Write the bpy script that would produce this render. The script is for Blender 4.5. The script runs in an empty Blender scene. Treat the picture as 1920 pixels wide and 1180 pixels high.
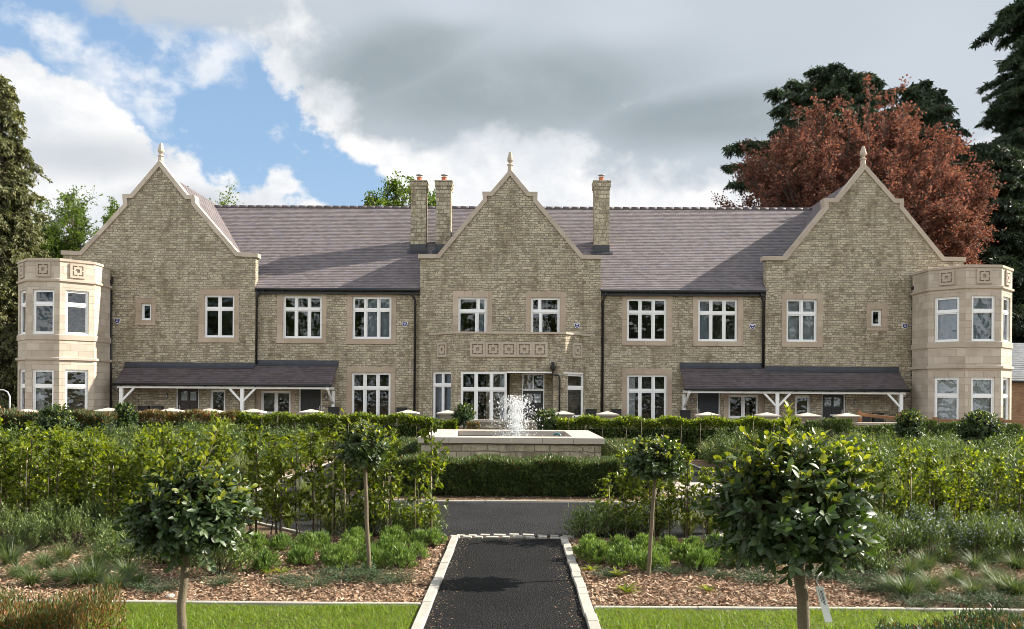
import bpy, math, random
import numpy as np
from mathutils import Vector, Matrix

S = bpy.context.scene
COL = S.collection
PI = math.pi

# ------------------------------------------------------------ camera
FPX = 1570.0                       # focal length in photo pixels (1920 wide)
EYE = 1.9
ROLL = math.radians(0.40)
cd = bpy.data.cameras.new('camera'); cam = bpy.data.objects.new('camera', cd); COL.objects.link(cam)
cd.sensor_width = 36.0; cd.lens = FPX / 1920 * 36
cd.shift_y = (738 - 590) / 1920.0
cd.clip_start = 0.05; cd.clip_end = 3000
cam.matrix_world = Matrix.Translation((0, 0, EYE)) @ Matrix.Rotation(PI / 2, 4, 'X') @ Matrix.Rotation(ROLL, 4, 'Z')
S.camera = cam
S.render.resolution_x = 1024; S.render.resolution_y = 629

# ------------------------------------------------------------ view
S.view_settings.view_transform = 'Standard'
S.view_settings.look = 'None'
S.view_settings.exposure = 1.30
S.cycles.filter_width = 0.9
S.view_settings.gamma = 1.0

# ------------------------------------------------------------ sun
SUN_AZ = math.radians(12.0)         # behind the line of the facade, from the right
SUN_EL = math.radians(32.0)
sv = Vector((math.cos(SUN_EL) * math.cos(SUN_AZ), math.cos(SUN_EL) * math.sin(SUN_AZ), math.sin(SUN_EL)))
ld = bpy.data.lights.new('sun', 'SUN'); sun = bpy.data.objects.new('sun', ld); COL.objects.link(sun)
ld.energy = 5.0; ld.angle = math.radians(0.5); ld.color = (1.0, 0.93, 0.82)
sun.rotation_euler = sv.to_track_quat('Z', 'Y').to_euler()

# ------------------------------------------------------------ world: Nishita sky with broken cloud
W = bpy.data.worlds.new('World'); S.world = W; W.use_nodes = True
nt = W.node_tree; nt.nodes.clear()
def nd(t, typ, **k):
    n = t.nodes.new(typ)
    for a, b in k.items():
        if a == 'ins':
            for i, v in b.items(): n.inputs[i].default_value = v
        else: setattr(n, a, b)
    return n
def math_(t, op, a, b=None, c=None, clamp=False):
    n = t.nodes.new('ShaderNodeMath'); n.operation = op; n.use_clamp = clamp
    for i, x in enumerate((a, b, c)):
        if x is None: continue
        if isinstance(x, (int, float)): n.inputs[i].default_value = x
        else: t.links.new(x, n.inputs[i])
    return n.outputs[0]
def smooth(t, x, a, b):
    n = t.nodes.new('ShaderNodeMapRange'); n.interpolation_type = 'SMOOTHSTEP'
    t.links.new(x, n.inputs[0]); n.inputs[1].default_value = a; n.inputs[2].default_value = b
    return n.outputs[0]
sky = nd(nt, 'ShaderNodeTexSky', sky_type='NISHITA', sun_disc=False, sun_elevation=SUN_EL, sun_rotation=PI / 2 - SUN_AZ,
         air_density=1.3, dust_density=0.6, ozone_density=1.6, altitude=50)
tc = nd(nt, 'ShaderNodeTexCoord'); sep = nd(nt, 'ShaderNodeSeparateXYZ'); nt.links.new(tc.outputs['Generated'], sep.inputs[0])
AZ = math_(nt, 'ARCTAN2', sep.outputs[0], sep.outputs[1])
EL = math_(nt, 'ARCSINE', sep.outputs[2])
# warp azimuth / elevation with noise so that the cloud edges are ragged
def nz(scale, det, rough, off=(0, 0, 0), sc=(1, 1, 1)):
    m = nd(nt, 'ShaderNodeMapping'); m.inputs['Location'].default_value = off; m.inputs['Scale'].default_value = sc
    nt.links.new(tc.outputs['Generated'], m.inputs[0])
    n = nd(nt, 'ShaderNodeTexNoise', ins={'Scale': scale, 'Detail': det, 'Roughness': rough})
    nt.links.new(m.outputs[0], n.inputs['Vector']); return n.outputs['Fac']
n_big = nz(3.2, 9, 0.55, (3.1, 0.4, 1.2), (1, 1, 1.8))
n_mid = nz(9.0, 8, 0.6, (1.1, 2.4, 0.2), (1, 1, 1.5))
n_fine = nz(26.0, 6, 0.6, (5.1, 2.4, 7.2))
n_b0 = nz(15.0, 5, 0.5, (7.1, 1.4, 3.2), (1, 1, 1.4)); n_bil = math_(nt, 'ABSOLUTE', math_(nt, 'SUBTRACT', math_(nt, 'MULTIPLY', n_b0, 2.0), 1.0))
n_soft = nz(4.0, 3, 0.5, (9.1, 3.4, 2.2), (1, 1, 2.2))
def a_e(px, py):
    az = math.atan((px - 960) / FPX)
    return az, math.atan((738 - py) / FPX * math.cos(az))
def blob(px, py, rx, ry, rot=0.0, warp=0.0):
    """1 at the middle of an ellipse of sky directions, 0 at its rim, negative beyond"""
    a0, e0 = a_e(px, py); rx /= FPX; ry /= FPX
    da = math_(nt, 'SUBTRACT', AZ, a0); de = math_(nt, 'SUBTRACT', EL, e0)
    c, s = math.cos(rot), math.sin(rot)
    u = math_(nt, 'ADD', math_(nt, 'MULTIPLY', da, c / rx), math_(nt, 'MULTIPLY', de, s / rx))
    v = math_(nt, 'ADD', math_(nt, 'MULTIPLY', da, -s / ry), math_(nt, 'MULTIPLY', de, c / ry))
    r = math_(nt, 'SQRT', math_(nt, 'ADD', math_(nt, 'MULTIPLY', u, u), math_(nt, 'MULTIPLY', v, v)))
    return math_(nt, 'SUBTRACT', 1.0, r)
def mx(*a):
    r = a[0]
    for b in a[1:]: r = math_(nt, 'MAXIMUM', r, b)
    return r
def wn(x, amp_big, amp_mid, amp_fine=0.0):
    r = math_(nt, 'ADD', x, math_(nt, 'MULTIPLY', math_(nt, 'SUBTRACT', n_big, 0.5), amp_big))
    r = math_(nt, 'ADD', r, math_(nt, 'MULTIPLY', math_(nt, 'SUBTRACT', n_mid, 0.5), amp_mid))
    if amp_fine: r = math_(nt, 'ADD', r, math_(nt, 'MULTIPLY', math_(nt, 'SUBTRACT', n_bil, 0.2), -amp_fine * .9))
    if amp_fine: r = math_(nt, 'ADD', r, math_(nt, 'MULTIPLY', math_(nt, 'SUBTRACT', n_fine, 0.5), amp_fine))
    return r
# clear blue: the diagonal gap upper left, and small gaps near the horizon
gap = mx(blob(315, 125, 330, 112, -0.62), blob(60, 20, 210, 90, -0.2), blob(455, 185, 100, 85, -0.3), math_(nt, 'SUBTRACT', blob(625, 345, 130, 60, -0.3), .12))
gapm = smooth(nt, wn(gap, 0.4, 1.35, 0.9), -0.02, 0.30)
white_wisp = smooth(nt, wn(mx(blob(170, 115, 190, 60, -0.45), blob(400, 105, 120, 60, 0.1), blob(300, 60, 140, 50, -0.3)), 0.8, 3.0, 1.6), 0.25, 1.2)
gapm = math_(nt, 'MULTIPLY', gapm, math_(nt, 'SUBTRACT', 1.0, math_(nt, 'MULTIPLY', white_wisp, 0.75)))
topc = smooth(nt, wn(blob(320, -25, 190, 85, 0.0), 0.5, 0.9, 0.5), 0.0, 0.5)
gapm = math_(nt, 'MULTIPLY', gapm, math_(nt, 'SUBTRACT', 1.0, topc))
# the big grey cloud, and its darkest underside
dark = mx(blob(1010, 95, 560, 195, 0.05), blob(1500, 120, 620, 215, 0.0), blob(320, -40, 250, 105, 0.1), blob(1320, 225, 330, 90, -0.05), blob(860, 195, 260, 90, 0.1))
darkm = smooth(nt, wn(dark, 0.45, 0.85, 0.4), 0.0, 0.36)
deep = mx(blob(960, 175, 480, 120, 0.05), blob(1330, 215, 380, 75, 0.0), blob(740, 120, 230, 90, 0.3))
deepm = smooth(nt, wn(deep, 0.6, 0.4), -0.05, 0.75)
lightu = mx(blob(1180, 25, 200, 60, 0), blob(1750, 120, 230, 160, 0), blob(850, 10, 160, 40, 0))
lightm = smooth(nt, wn(lightu, 0.6, 0.5), -0.1, 0.9)
# white cloud shading
shade_l = mx(blob(150, 300, 240, 60, 0.1), blob(350, 380, 160, 40, 0))
shade_lm = smooth(nt, wn(shade_l, 0.9, 0.7), 0.0, 1.0)
def mixc(f, a, b):
    n = nd(nt, 'ShaderNodeMix', data_type='RGBA')
    if isinstance(f, (int, float)): n.inputs[0].default_value = f
    else: nt.links.new(f, n.inputs[0])
    for i, x in ((6, a), (7, b)):
        if isinstance(x, tuple): n.inputs[i].default_value = (*x, 1)
        else: nt.links.new(x, n.inputs[i])
    return n.outputs[2]
wc = mixc(smooth(nt, n_mid, 0.30, 0.62), (0.315, 0.33, 0.35), (0.445, 0.44, 0.435))
wc = mixc(math_(nt, 'MULTIPLY', smooth(nt, n_fine, 0.45, 0.75), 0.35), wc, (0.33, 0.345, 0.37))
wc = mixc(math_(nt, 'MULTIPLY', shade_lm, .8), wc, (0.24, 0.257, 0.28))
gc = mixc(deepm, (0.205, 0.230, 0.256), (0.104, 0.128, 0.140))
gc = mixc(0.16, gc, (0.36, 0.39, 0.42))
gc = mixc(lightm, gc, (0.252, 0.277, 0.306))
gc = mixc(math_(nt, 'MULTIPLY', smooth(nt, n_soft, 0.35, 0.75), 0.30), gc, (0.274, 0.295, 0.324))
gc = mixc(math_(nt, 'MULTIPLY', smooth(nt, n_mid, 0.45, 0.8), 0.28), gc, (0.259, 0.281, 0.302))
cc = mixc(darkm, wc, gc)
# unseen sky behind the camera, brightened to fill the shaded facade with soft light
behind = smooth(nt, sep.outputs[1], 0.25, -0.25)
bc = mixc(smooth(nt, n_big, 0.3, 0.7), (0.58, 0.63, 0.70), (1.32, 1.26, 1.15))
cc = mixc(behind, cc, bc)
high = smooth(nt, EL, 0.50, 0.95)       # unseen overhead sky, set dark grey to cut the fill on roofs and ground
cc = mixc(high, cc, (0.20, 0.235, 0.275))
gapm = math_(nt, 'MULTIPLY', gapm, math_(nt, 'SUBTRACT', 1.0, math_(nt, 'MAXIMUM', behind, high)))
gapb = math_(nt, 'MULTIPLY', smooth(nt, n_big, 0.5, 0.6), math_(nt, 'MULTIPLY', behind, math_(nt, 'SUBTRACT', 1.0, high)))
bg1 = nd(nt, 'ShaderNodeBackground', ins={'Strength': 0.062})
skc = nd(nt, 'ShaderNodeMix', data_type='RGBA', blend_type='MIX', ins={0: 0.45}); skc.inputs[7].default_value = (2.5, 4.0, 6.4, 1)
nt.links.new(sky.outputs[0], skc.inputs[6]); nt.links.new(skc.outputs[2], bg1.inputs['Color'])
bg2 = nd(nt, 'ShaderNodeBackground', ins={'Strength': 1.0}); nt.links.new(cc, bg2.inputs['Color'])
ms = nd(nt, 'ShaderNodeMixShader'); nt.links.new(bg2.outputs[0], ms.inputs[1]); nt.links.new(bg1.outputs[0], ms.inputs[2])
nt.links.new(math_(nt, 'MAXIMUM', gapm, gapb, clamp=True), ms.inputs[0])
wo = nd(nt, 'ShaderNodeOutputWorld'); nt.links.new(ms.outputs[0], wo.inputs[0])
W.cycles.sampling_method = 'MANUAL'; W.cycles.sample_map_resolution = 1024

# ------------------------------------------------------------ projection helpers (layout only)
CX = Vector((math.cos(ROLL), 0, math.sin(ROLL))); CU = Vector((-math.sin(ROLL), 0, math.cos(ROLL)))
def ray(px, py):
    return CX * ((px - 960) / FPX) + CU * ((738 - py) / FPX) + Vector((0, 1, 0))
def at(px, py, d): r = ray(px, py); return Vector((0, 0, EYE)) + r * d
def gp(px, py, z=0.0):
    r = ray(px, py); t = (z - EYE) / r.z; return Vector((r.x * t, r.y * t, z))
YAW = -0.0115; D0 = 38.3
BM = Matrix.Translation((0, D0, 0)) @ Matrix.Rotation(YAW, 4, 'Z'); BI = BM.inverted()
O_L = BI @ Vector((0, 0, EYE))
def Wp(px, py, v):
    d = BI.to_3x3() @ ray(px, py); t = (v - O_L.y) / d.y; p = O_L + d * t
    return p.x, p.z

# ------------------------------------------------------------ objects
def tag(o, label=None, cat=None, group=None, kind=None):
    if label: o['label'] = label
    if cat: o['category'] = cat
    if group: o['group'] = group
    if kind: o['kind'] = kind
    return o
def empty(name, loc=(0, 0, 0), rz=0.0, parent=None):
    o = bpy.data.objects.new(name, None); o.empty_display_size = 0.2; COL.objects.link(o)
    o.location = loc; o.rotation_euler = (0, 0, rz)
    if parent: o.parent = parent
    return o
def link(name, me, mats, parent=None):
    o = bpy.data.objects.new(name, me); COL.objects.link(o)
    if not isinstance(mats, (list, tuple)): mats = [mats]
    for m in mats: me.materials.append(m)
    if parent: o.parent = parent
    return o

class Fr:
    """a vertical plane frame: a along it, d inward, z up"""
    def __init__(s, ox=0, oy=0, ang=0): s.o = (ox, oy); s.c = math.cos(ang); s.s = math.sin(ang)
    def P(s, a, d, z): return (s.o[0] + a * s.c - d * s.s, s.o[1] + a * s.s + d * s.c, z)
F0 = Fr()

class MB:
    def __init__(s): s.v = []; s.f = []; s.uv = []; s.mi = []; s.sm = []
    def face(s, pts, uv=None, mi=0, smooth=False):
        i = len(s.v); s.v += [tuple(p) for p in pts]; s.f.append(list(range(i, i + len(pts))))
        if uv is None:
            P = [Vector(p) for p in pts]; n = Vector((0, 0, 0))
            for k in range(1, len(P) - 1): n += (P[k] - P[0]).cross(P[k + 1] - P[0])
            if n.length < 1e-12: n = Vector((0, 0, 1))
            n.normalize()
            if abs(n.z) > 0.9: t = Vector((1, 0, 0)); b = Vector((0, 1, 0))
            else: t = Vector((0, 0, 1)).cross(n).normalized(); b = n.cross(t)
            uv = [(t.dot(p), b.dot(p)) for p in P]
        s.uv.append(uv); s.mi.append(mi); s.sm.append(smooth); return s
    def box(s, a0, a1, d0, d1, z0, z1, fr=F0, mi=0, skip=''):
        P = fr.P
        q = [P(a0, d0, z0), P(a1, d0, z0), P(a1, d1, z0), P(a0, d1, z0), P(a0, d0, z1), P(a1, d0, z1), P(a1, d1, z1), P(a0, d1, z1)]
        for k, ids in (('f', (0, 1, 5, 4)), ('r', (1, 2, 6, 5)), ('b', (2, 3, 7, 6)), ('l', (3, 0, 4, 7)), ('t', (4, 5, 6, 7)), ('u', (3, 2, 1, 0))):
            if k not in skip: s.face([q[i] for i in ids], mi=mi)
        return s
    def prism(s, poly, d0, d1, fr=F0, mi=0, caps=True):
        """poly = [(a, z)] counter-clockwise seen from outside (-d); extruded from d0 to d1"""
        n = len(poly); P = fr.P
        if caps:
            s.face([P(a, d0, z) for a, z in poly], mi=mi); s.face([P(a, d1, z) for a, z in reversed(poly)], mi=mi)
        for i in range(n):
            (a, z), (b, w) = poly[i], poly[(i + 1) % n]
            s.face([P(b, d0, w), P(a, d0, z), P(a, d1, z), P(b, d1, w)], mi=mi)
        return s
    def ring(s, cx, cy, prof, n=8, rot=0.0, mi=0, smooth=False, cap=True):
        """lathe: prof = [(r, z)] bottom to top"""
        for (r0, z0), (r1, z1) in zip(prof, prof[1:]):
            for k in range(n):
                a, b = rot + 2 * PI * k / n, rot + 2 * PI * (k + 1) / n
                q = [(cx + r0 * math.cos(a), cy + r0 * math.sin(a), z0), (cx + r0 * math.cos(b), cy + r0 * math.sin(b), z0),
                     (cx + r1 * math.cos(b), cy + r1 * math.sin(b), z1), (cx + r1 * math.cos(a), cy + r1 * math.sin(a), z1)]
                if r1 < 1e-4: q = q[:3]
                elif r0 < 1e-4: q = [q[0], q[2], q[3]]
                s.face(q, mi=mi, smooth=smooth)
        if cap:
            for r, z, fl in ((prof[0][0], prof[0][1], True), (prof[-1][0], prof[-1][1], False)):
                if r > 1e-4:
                    q = [(cx + r * math.cos(rot + 2 * PI * k / n), cy + r * math.sin(rot + 2 * PI * k / n), z) for k in range(n)]
                    s.face(q[::-1] if fl else q, mi=mi)
        return s
    def tube(s, pts, r, n=8, mi=0, caps=True):
        pts = [Vector(p) for p in pts]; R = r if isinstance(r, (list, tuple)) else [r] * len(pts); rings = []
        for i, p in enumerate(pts):
            t = (pts[min(i + 1, len(pts) - 1)] - pts[max(i - 1, 0)]).normalized()
            u = t.orthogonal().normalized() if i == 0 else (u - t * u.dot(t)).normalized()
            w = t.cross(u)
            rings.append([p + (u * math.cos(2 * PI * k / n) + w * math.sin(2 * PI * k / n)) * R[i] for k in range(n)])
        for A, B in zip(rings, rings[1:]):
            for k in range(n):
                s.face([A[k], A[(k + 1) % n], B[(k + 1) % n], B[k]], mi=mi, smooth=True)
        if caps: s.face(rings[0][::-1], mi=mi); s.face(rings[-1], mi=mi)
        return s
    def mesh(s, name):
        me = bpy.data.meshes.new(name)
        # weld identical vertices so that each solid reads as one piece
        idx = {}; vv = []; ff = []
        for f in s.f:
            g = []
            for i in f:
                k = (round(s.v[i][0], 5), round(s.v[i][1], 5), round(s.v[i][2], 5))
                if k not in idx: idx[k] = len(vv); vv.append(s.v[i])
                g.append(idx[k])
            ff.append(g)
        keep = [k for k, f in enumerate(ff) if len(set(f)) == len(f)]
        me.from_pydata(vv, [], [ff[k] for k in keep])
        ul = me.uv_layers.new(name='UVMap'); fl = []
        for k in keep:
            for c in s.uv[k]: fl += [c[0], c[1]]
        ul.data.foreach_set('uv', fl)
        me.polygons.foreach_set('material_index', [s.mi[k] for k in keep])
        me.polygons.foreach_set('use_smooth', [s.sm[k] for k in keep])
        me.update(); return me
    def build(s, name, mats, parent=None): return link(name, s.mesh(name), mats, parent)

class QB:
    """numpy quad collector for foliage, twigs and chips"""
    def __init__(s): s.V = []; s.F = []; s.M = []; s.n = 0
    def add(s, V, F, mi=0):
        if len(V) == 0: return s
        s.V.append(np.asarray(V, np.float32).reshape(-1, 3)); F = np.asarray(F, np.int32); s.F.append(F + s.n); s.M.append(np.full(len(F), mi, np.int32)); s.n += len(s.V[-1]); return s
    def mesh(s, name, smooth=False):
        V = np.concatenate(s.V); F = np.concatenate(s.F); M = np.concatenate(s.M)
        me = bpy.data.meshes.new(name)
        me.vertices.add(len(V)); me.vertices.foreach_set('co', V.ravel())
        k = F.shape[1]
        me.loops.add(F.size); me.loops.foreach_set('vertex_index', F.ravel())
        me.polygons.add(len(F)); me.polygons.foreach_set('loop_start', np.arange(0, F.size, k, dtype=np.int32))
        me.polygons.foreach_set('loop_total', np.full(len(F), k, np.int32))
        me.polygons.foreach_set('material_index', M)
        if smooth: me.polygons.foreach_set('use_smooth', np.ones(len(F), bool))
        me.update(calc_edges=True); return me
    def build(s, name, mats, parent=None, smooth=False): return link(name, s.mesh(name, smooth), mats, parent)
    # ---- pieces
    def diamonds(s, P, D, U, L, Wd, mi=0, mid=0.45):
        """flat lozenge leaves: base P, direction D, face normal about U"""
        D = norm(D); Sd = norm(np.cross(D, U)); L = np.reshape(L, (-1, 1)) * np.ones((len(P), 1)); Wd = np.reshape(Wd, (-1, 1)) * np.ones((len(P), 1))
        N = np.cross(Sd, D)
        a = P; b = P + D * L * mid + Sd * Wd * 0.5 - N * Wd * 0.12; c = P + D * L; d = P + D * L * mid - Sd * Wd * 0.5 - N * Wd * 0.12
        V = np.stack([a, b, c, d], 1).reshape(-1, 3); F = np.arange(len(V)).reshape(-1, 4)
        return s.add(V, F, mi)
    def ovate(s, P, D, U, L, Wd, mi=0, curl=0.15, fold=0.18, st=(0, .2, .48, .80, 1.0), wd=(.10, .68, 1.0, .74, .08)):
        D = norm(D); Sd = norm(np.cross(D, U)); N = np.cross(Sd, D); n = len(P)
        L = np.reshape(L, (-1, 1)) * np.ones((n, 1)); Wd = np.reshape(Wd, (-1, 1)) * np.ones((n, 1)); curl = np.reshape(curl, (-1, 1)) * np.ones((n, 1))
        rows = []
        for t, w in zip(st, wd):
            c = P + D * L * t - N * L * curl * t * t
            rows += [c - Sd * Wd * .5 * w + N * Wd * fold * w, c, c + Sd * Wd * .5 * w + N * Wd * fold * w]
        V = np.stack(rows, 1).reshape(-1, 3); k = len(st); Fo = []
        for i in range(k - 1):
            for j in range(2):
                q = i * 3 + j; Fo.append([q, q + 1, q + 4, q + 3])
        Fo = np.array(Fo); F = (np.arange(n)[:, None, None] * (3 * k) + Fo[None]).reshape(-1, 4)
        return s.add(V, F, mi)
    def blades(s, P, D, L, Wd, bend, mi=0, seg=3, rng=None):
        """grass blades: start direction D, drooping by bend*L"""
        n = len(P); D = norm(D); h = D.copy(); h[:, 2] = 0; h = norm(h + 1e-6)
        side = np.cross(h, np.array([0, 0, 1.0])); tw = rng.uniform(-1, 1, (n, 1)) if rng is not None else 0
        side = norm(side + h * tw); L = np.reshape(L, (-1, 1)) * np.ones((n, 1)); bend = np.reshape(bend, (-1, 1)) * np.ones((n, 1)); rows = []
        for i in range(seg + 1):
            t = i / seg; c = P + D * L * t + h * L * bend * t * t * .5 - np.array([0, 0, 1.0]) * L * bend * t * t * .6; w = Wd * (1 - t * .92) * .5
            rows += [c - side * w, c + side * w]
        V = np.stack(rows, 1).reshape(-1, 3)
        Fo = np.array([[2 * i, 2 * i + 1, 2 * i + 3, 2 * i + 2] for i in range(seg)])
        F = (np.arange(n)[:, None, None] * (2 * (seg + 1)) + Fo[None]).reshape(-1, 4)
        return s.add(V, F, mi)
    def sticks(s, A, B, ra, rb, n=3, mi=0):
        """tapered straight sticks from A to B"""
        A = np.asarray(A, float); B = np.asarray(B, float); D = norm(B - A); m = len(A)
        ref = np.where(np.abs(D[:, 2:3]) > .9, np.array([[1.0, 0, 0]]), np.array([[0, 0, 1.0]]))
        U = norm(np.cross(D, ref)); Wv = np.cross(D, U); rows = []
        ra = np.reshape(ra, (-1, 1)) * np.ones((m, 1)); rb = np.reshape(rb, (-1, 1)) * np.ones((m, 1))
        for C, r in ((A, ra), (B, rb)):
            for k in range(n):
                a = 2 * PI * k / n; rows.append(C + (U * math.cos(a) + Wv * math.sin(a)) * r)
        V = np.stack(rows, 1).reshape(-1, 3)
        Fo = np.array([[k, (k + 1) % n, n + (k + 1) % n, n + k] for k in range(n)])
        F = (np.arange(m)[:, None, None] * (2 * n) + Fo[None]).reshape(-1, 4)
        return s.add(V, F, mi)
    def tube(s, pts, R, n=6, mi=0):
        pts = np.asarray(pts, float); R = np.ones(len(pts)) * np.asarray(R, float)
        T = np.gradient(pts, axis=0); T = norm(T); u = np.cross(T[0], [0.3, 0.9, 0.1]); u /= np.linalg.norm(u); rows = []
        for p, t, r in zip(pts, T, R):
            u = u - t * np.dot(u, t); u /= np.linalg.norm(u); w = np.cross(t, u)
            for k in range(n):
                a = 2 * PI * k / n; rows.append(p + (u * math.cos(a) + w * math.sin(a)) * r)
        F = [[i * n + k, i * n + (k + 1) % n, (i + 1) * n + (k + 1) % n, (i + 1) * n + k] for i in range(len(pts) - 1) for k in range(n)]
        return s.add(np.array(rows), np.array(F), mi)
def norm(a): return a / (np.linalg.norm(a, axis=-1, keepdims=True) + 1e-9)
def rdir(rng, n):
    return norm(rng.normal(size=(n, 3)))

# ------------------------------------------------------------ materials
def newmat(name):
    m = bpy.data.materials.new(name); m.use_nodes = True; t = m.node_tree; t.nodes.clear()
    o = t.nodes.new('ShaderNodeOutputMaterial'); p = t.nodes.new('ShaderNodeBsdfPrincipled'); t.links.new(p.outputs[0], o.inputs[0])
    return m, t, p, o
def mix(t, f, a, b, mode='MIX'):
    n = t.nodes.new('ShaderNodeMix'); n.data_type = 'RGBA'; n.blend_type = mode
    if isinstance(f, (int, float)): n.inputs[0].default_value = f
    else: t.links.new(f, n.inputs[0])
    for i, x in ((6, a), (7, b)):
        if isinstance(x, tuple): n.inputs[i].default_value = (*x, 1)
        else: t.links.new(x, n.inputs[i])
    return n.outputs[2]
def noise(t, vec, scale, det=4, rough=.55, dist=0.0):
    n = t.nodes.new('ShaderNodeTexNoise'); n.inputs['Scale'].default_value = scale; n.inputs['Detail'].default_value = det
    n.inputs['Roughness'].default_value = rough; n.inputs['Distortion'].default_value = dist
    if vec is not None: t.links.new(vec, n.inputs['Vector'])
    return n.outputs['Fac'], n.outputs['Color']
def bump(t, p, h, dist, strength=1.0):
    n = t.nodes.new('ShaderNodeBump'); n.inputs['Distance'].default_value = dist; n.inputs['Strength'].default_value = strength
    t.links.new(h, n.inputs['Height']); t.links.new(n.outputs[0], p.inputs['Normal'])
def ramp(t, x, stops, interp='LINEAR'):
    n = t.nodes.new('ShaderNodeValToRGB'); n.color_ramp.interpolation = interp; e = n.color_ramp.elements
    while len(e) < len(stops): e.new(0.5)
    for i, (p, c) in enumerate(stops): e[i].position = p; e[i].color = (*c, 1)
    t.links.new(x, n.inputs[0]); return n.outputs[0]
def coord(t, which='Object'):
    n = t.nodes.new('ShaderNodeTexCoord'); return n.outputs[which]
def simple(name, col, rough=.6, var=.12, scale=6.0, metal=0.0, bd=0.0, spec=.5):
    m, t, p, o = newmat(name); c = coord(t); f, _ = noise(t, c, scale, 5)
    dark = tuple(x * (1 - var) for x in col); lite = tuple(min(1, x * (1 + var)) for x in col)
    t.links.new(mix(t, f, dark, lite), p.inputs['Base Color']); p.inputs['Roughness'].default_value = rough; p.inputs['Metallic'].default_value = metal
    p.inputs['Specular IOR Level'].default_value = spec
    if bd: f2, _ = noise(t, c, scale * 8, 4); bump(t, p, f2, bd)
    return m
def brick_tex(t, vec, bw, rh, mortar, smooth_=0.3, off=.5):
    n = t.nodes.new('ShaderNodeTexBrick'); n.inputs['Scale'].default_value = 1.0
    n.inputs['Color1'].default_value = (0, 0, 0, 1); n.inputs['Color2'].default_value = (1, 1, 1, 1); n.inputs['Mortar'].default_value = (.5, .5, .5, 1)
    n.inputs['Mortar Size'].default_value = mortar; n.inputs['Mortar Smooth'].default_value = smooth_
    n.inputs['Brick Width'].default_value = bw; n.inputs['Row Height'].default_value = rh; n.offset = off
    t.links.new(vec, n.inputs['Vector']); return n.outputs['Color'], n.outputs['Fac']
def warp(t, vec, scale, amt):
    _, c = noise(t, vec, scale, 2); s = t.nodes.new('ShaderNodeVectorMath'); s.operation = 'SUBTRACT'; t.links.new(c, s.inputs[0]); s.inputs[1].default_value = (.5, .5, .5)
    m = t.nodes.new('ShaderNodeVectorMath'); m.operation = 'SCALE'; t.links.new(s.outputs[0], m.inputs[0]); m.inputs['Scale'].default_value = amt
    a = t.nodes.new('ShaderNodeVectorMath'); a.operation = 'ADD'; t.links.new(vec, a.inputs[0]); t.links.new(m.outputs[0], a.inputs[1]); return a.outputs[0]

def stone_rubble(name, bw=.28, rh=.108, dark=1.0):
    m, t, p, o = newmat(name); uv = coord(t, 'UV')
    w = warp(t, warp(t, uv, 1.1, .12), 6.0, .055)
    c1, fac = brick_tex(t, w, bw, rh, .011, .25)
    # second, longer set of stones takes over in patches so that lengths vary
    mp = t.nodes.new('ShaderNodeMapping'); mp.inputs['Location'].default_value = (3.37, 0, 0); t.links.new(w, mp.inputs[0])
    c2, fac2 = brick_tex(t, mp.outputs[0], bw * .62, rh, .011, .25, .37)
    pick, _ = noise(t, uv, 2.3, 2); pk = ramp(t, pick, [(.5, (0, 0, 0)), (.52, (1, 1, 1))])
    cr = mix(t, pk, c1, c2); fm = mix(t, pk, fac, fac2)
    col = ramp(t, cr, [(0, (.28, .24, .18)), (.15, (.37, .325, .245)), (.4, (.44, .39, .295)), (.65, (.50, .445, .335)), (.85, (.57, .51, .39)), (1, (.40, .37, .315))])
    n1, _ = noise(t, w, 17, 6, .8, .9); col = mix(t, .95, col, ramp(t, n1, [(.30, (.36, .33, .28)), (.42, (.85, .82, .77)), (.54, (1.0, 1, 1)), (.72, (1.28, 1.25, 1.18))]), 'MULTIPLY')
    n2, _ = noise(t, uv, .6, 5, .62, .5); col = mix(t, .8, col, ramp(t, n2, [(.3, (.66, .62, .55)), (.46, (.95, .93, .90)), (.62, (1.08, 1.07, 1.05))]), 'MULTIPLY')
    n4, _ = noise(t, w, 3.2, 4, .65, .3); dk = ramp(t, n4, [(.56, (0, 0, 0)), (.74, (.62, .62, .62))]); col = mix(t, dk, col, (.12, .105, .075))
    ms_ = t.nodes.new('ShaderNodeMapping'); ms_.inputs['Scale'].default_value = (1.0, .22, 1.0); t.links.new(uv, ms_.inputs[0]); n5, _ = noise(t, ms_.outputs[0], 2.4, 5, .6); col = mix(t, .75, col, ramp(t, n5, [(.36, (.62, .59, .53)), (.50, (1, 1, 1)), (.75, (1.06, 1.06, 1.06))]), 'MULTIPLY')
    mn, _ = noise(t, uv, 9, 3); mort = mix(t, mn, (.15, .125, .095), (.30, .265, .20))
    col = mix(t, fm, col, mort)
    if dark != 1.0: col = mix(t, 1.0, col, (dark, dark, dark), 'MULTIPLY')
    t.links.new(col, p.inputs['Base Color']); p.inputs['Roughness'].default_value = .92; p.inputs['Specular IOR Level'].default_value = .2
    h = math_(t, 'ADD', math_(t, 'MULTIPLY', math_(t, 'SUBTRACT', 1.0, fm), 1.0), math_(t, 'MULTIPLY', n1, .9)); h = math_(t, 'ADD', h, math_(t, 'MULTIPLY', cr, .5))
    bump(t, p, h, .035); return m
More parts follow.
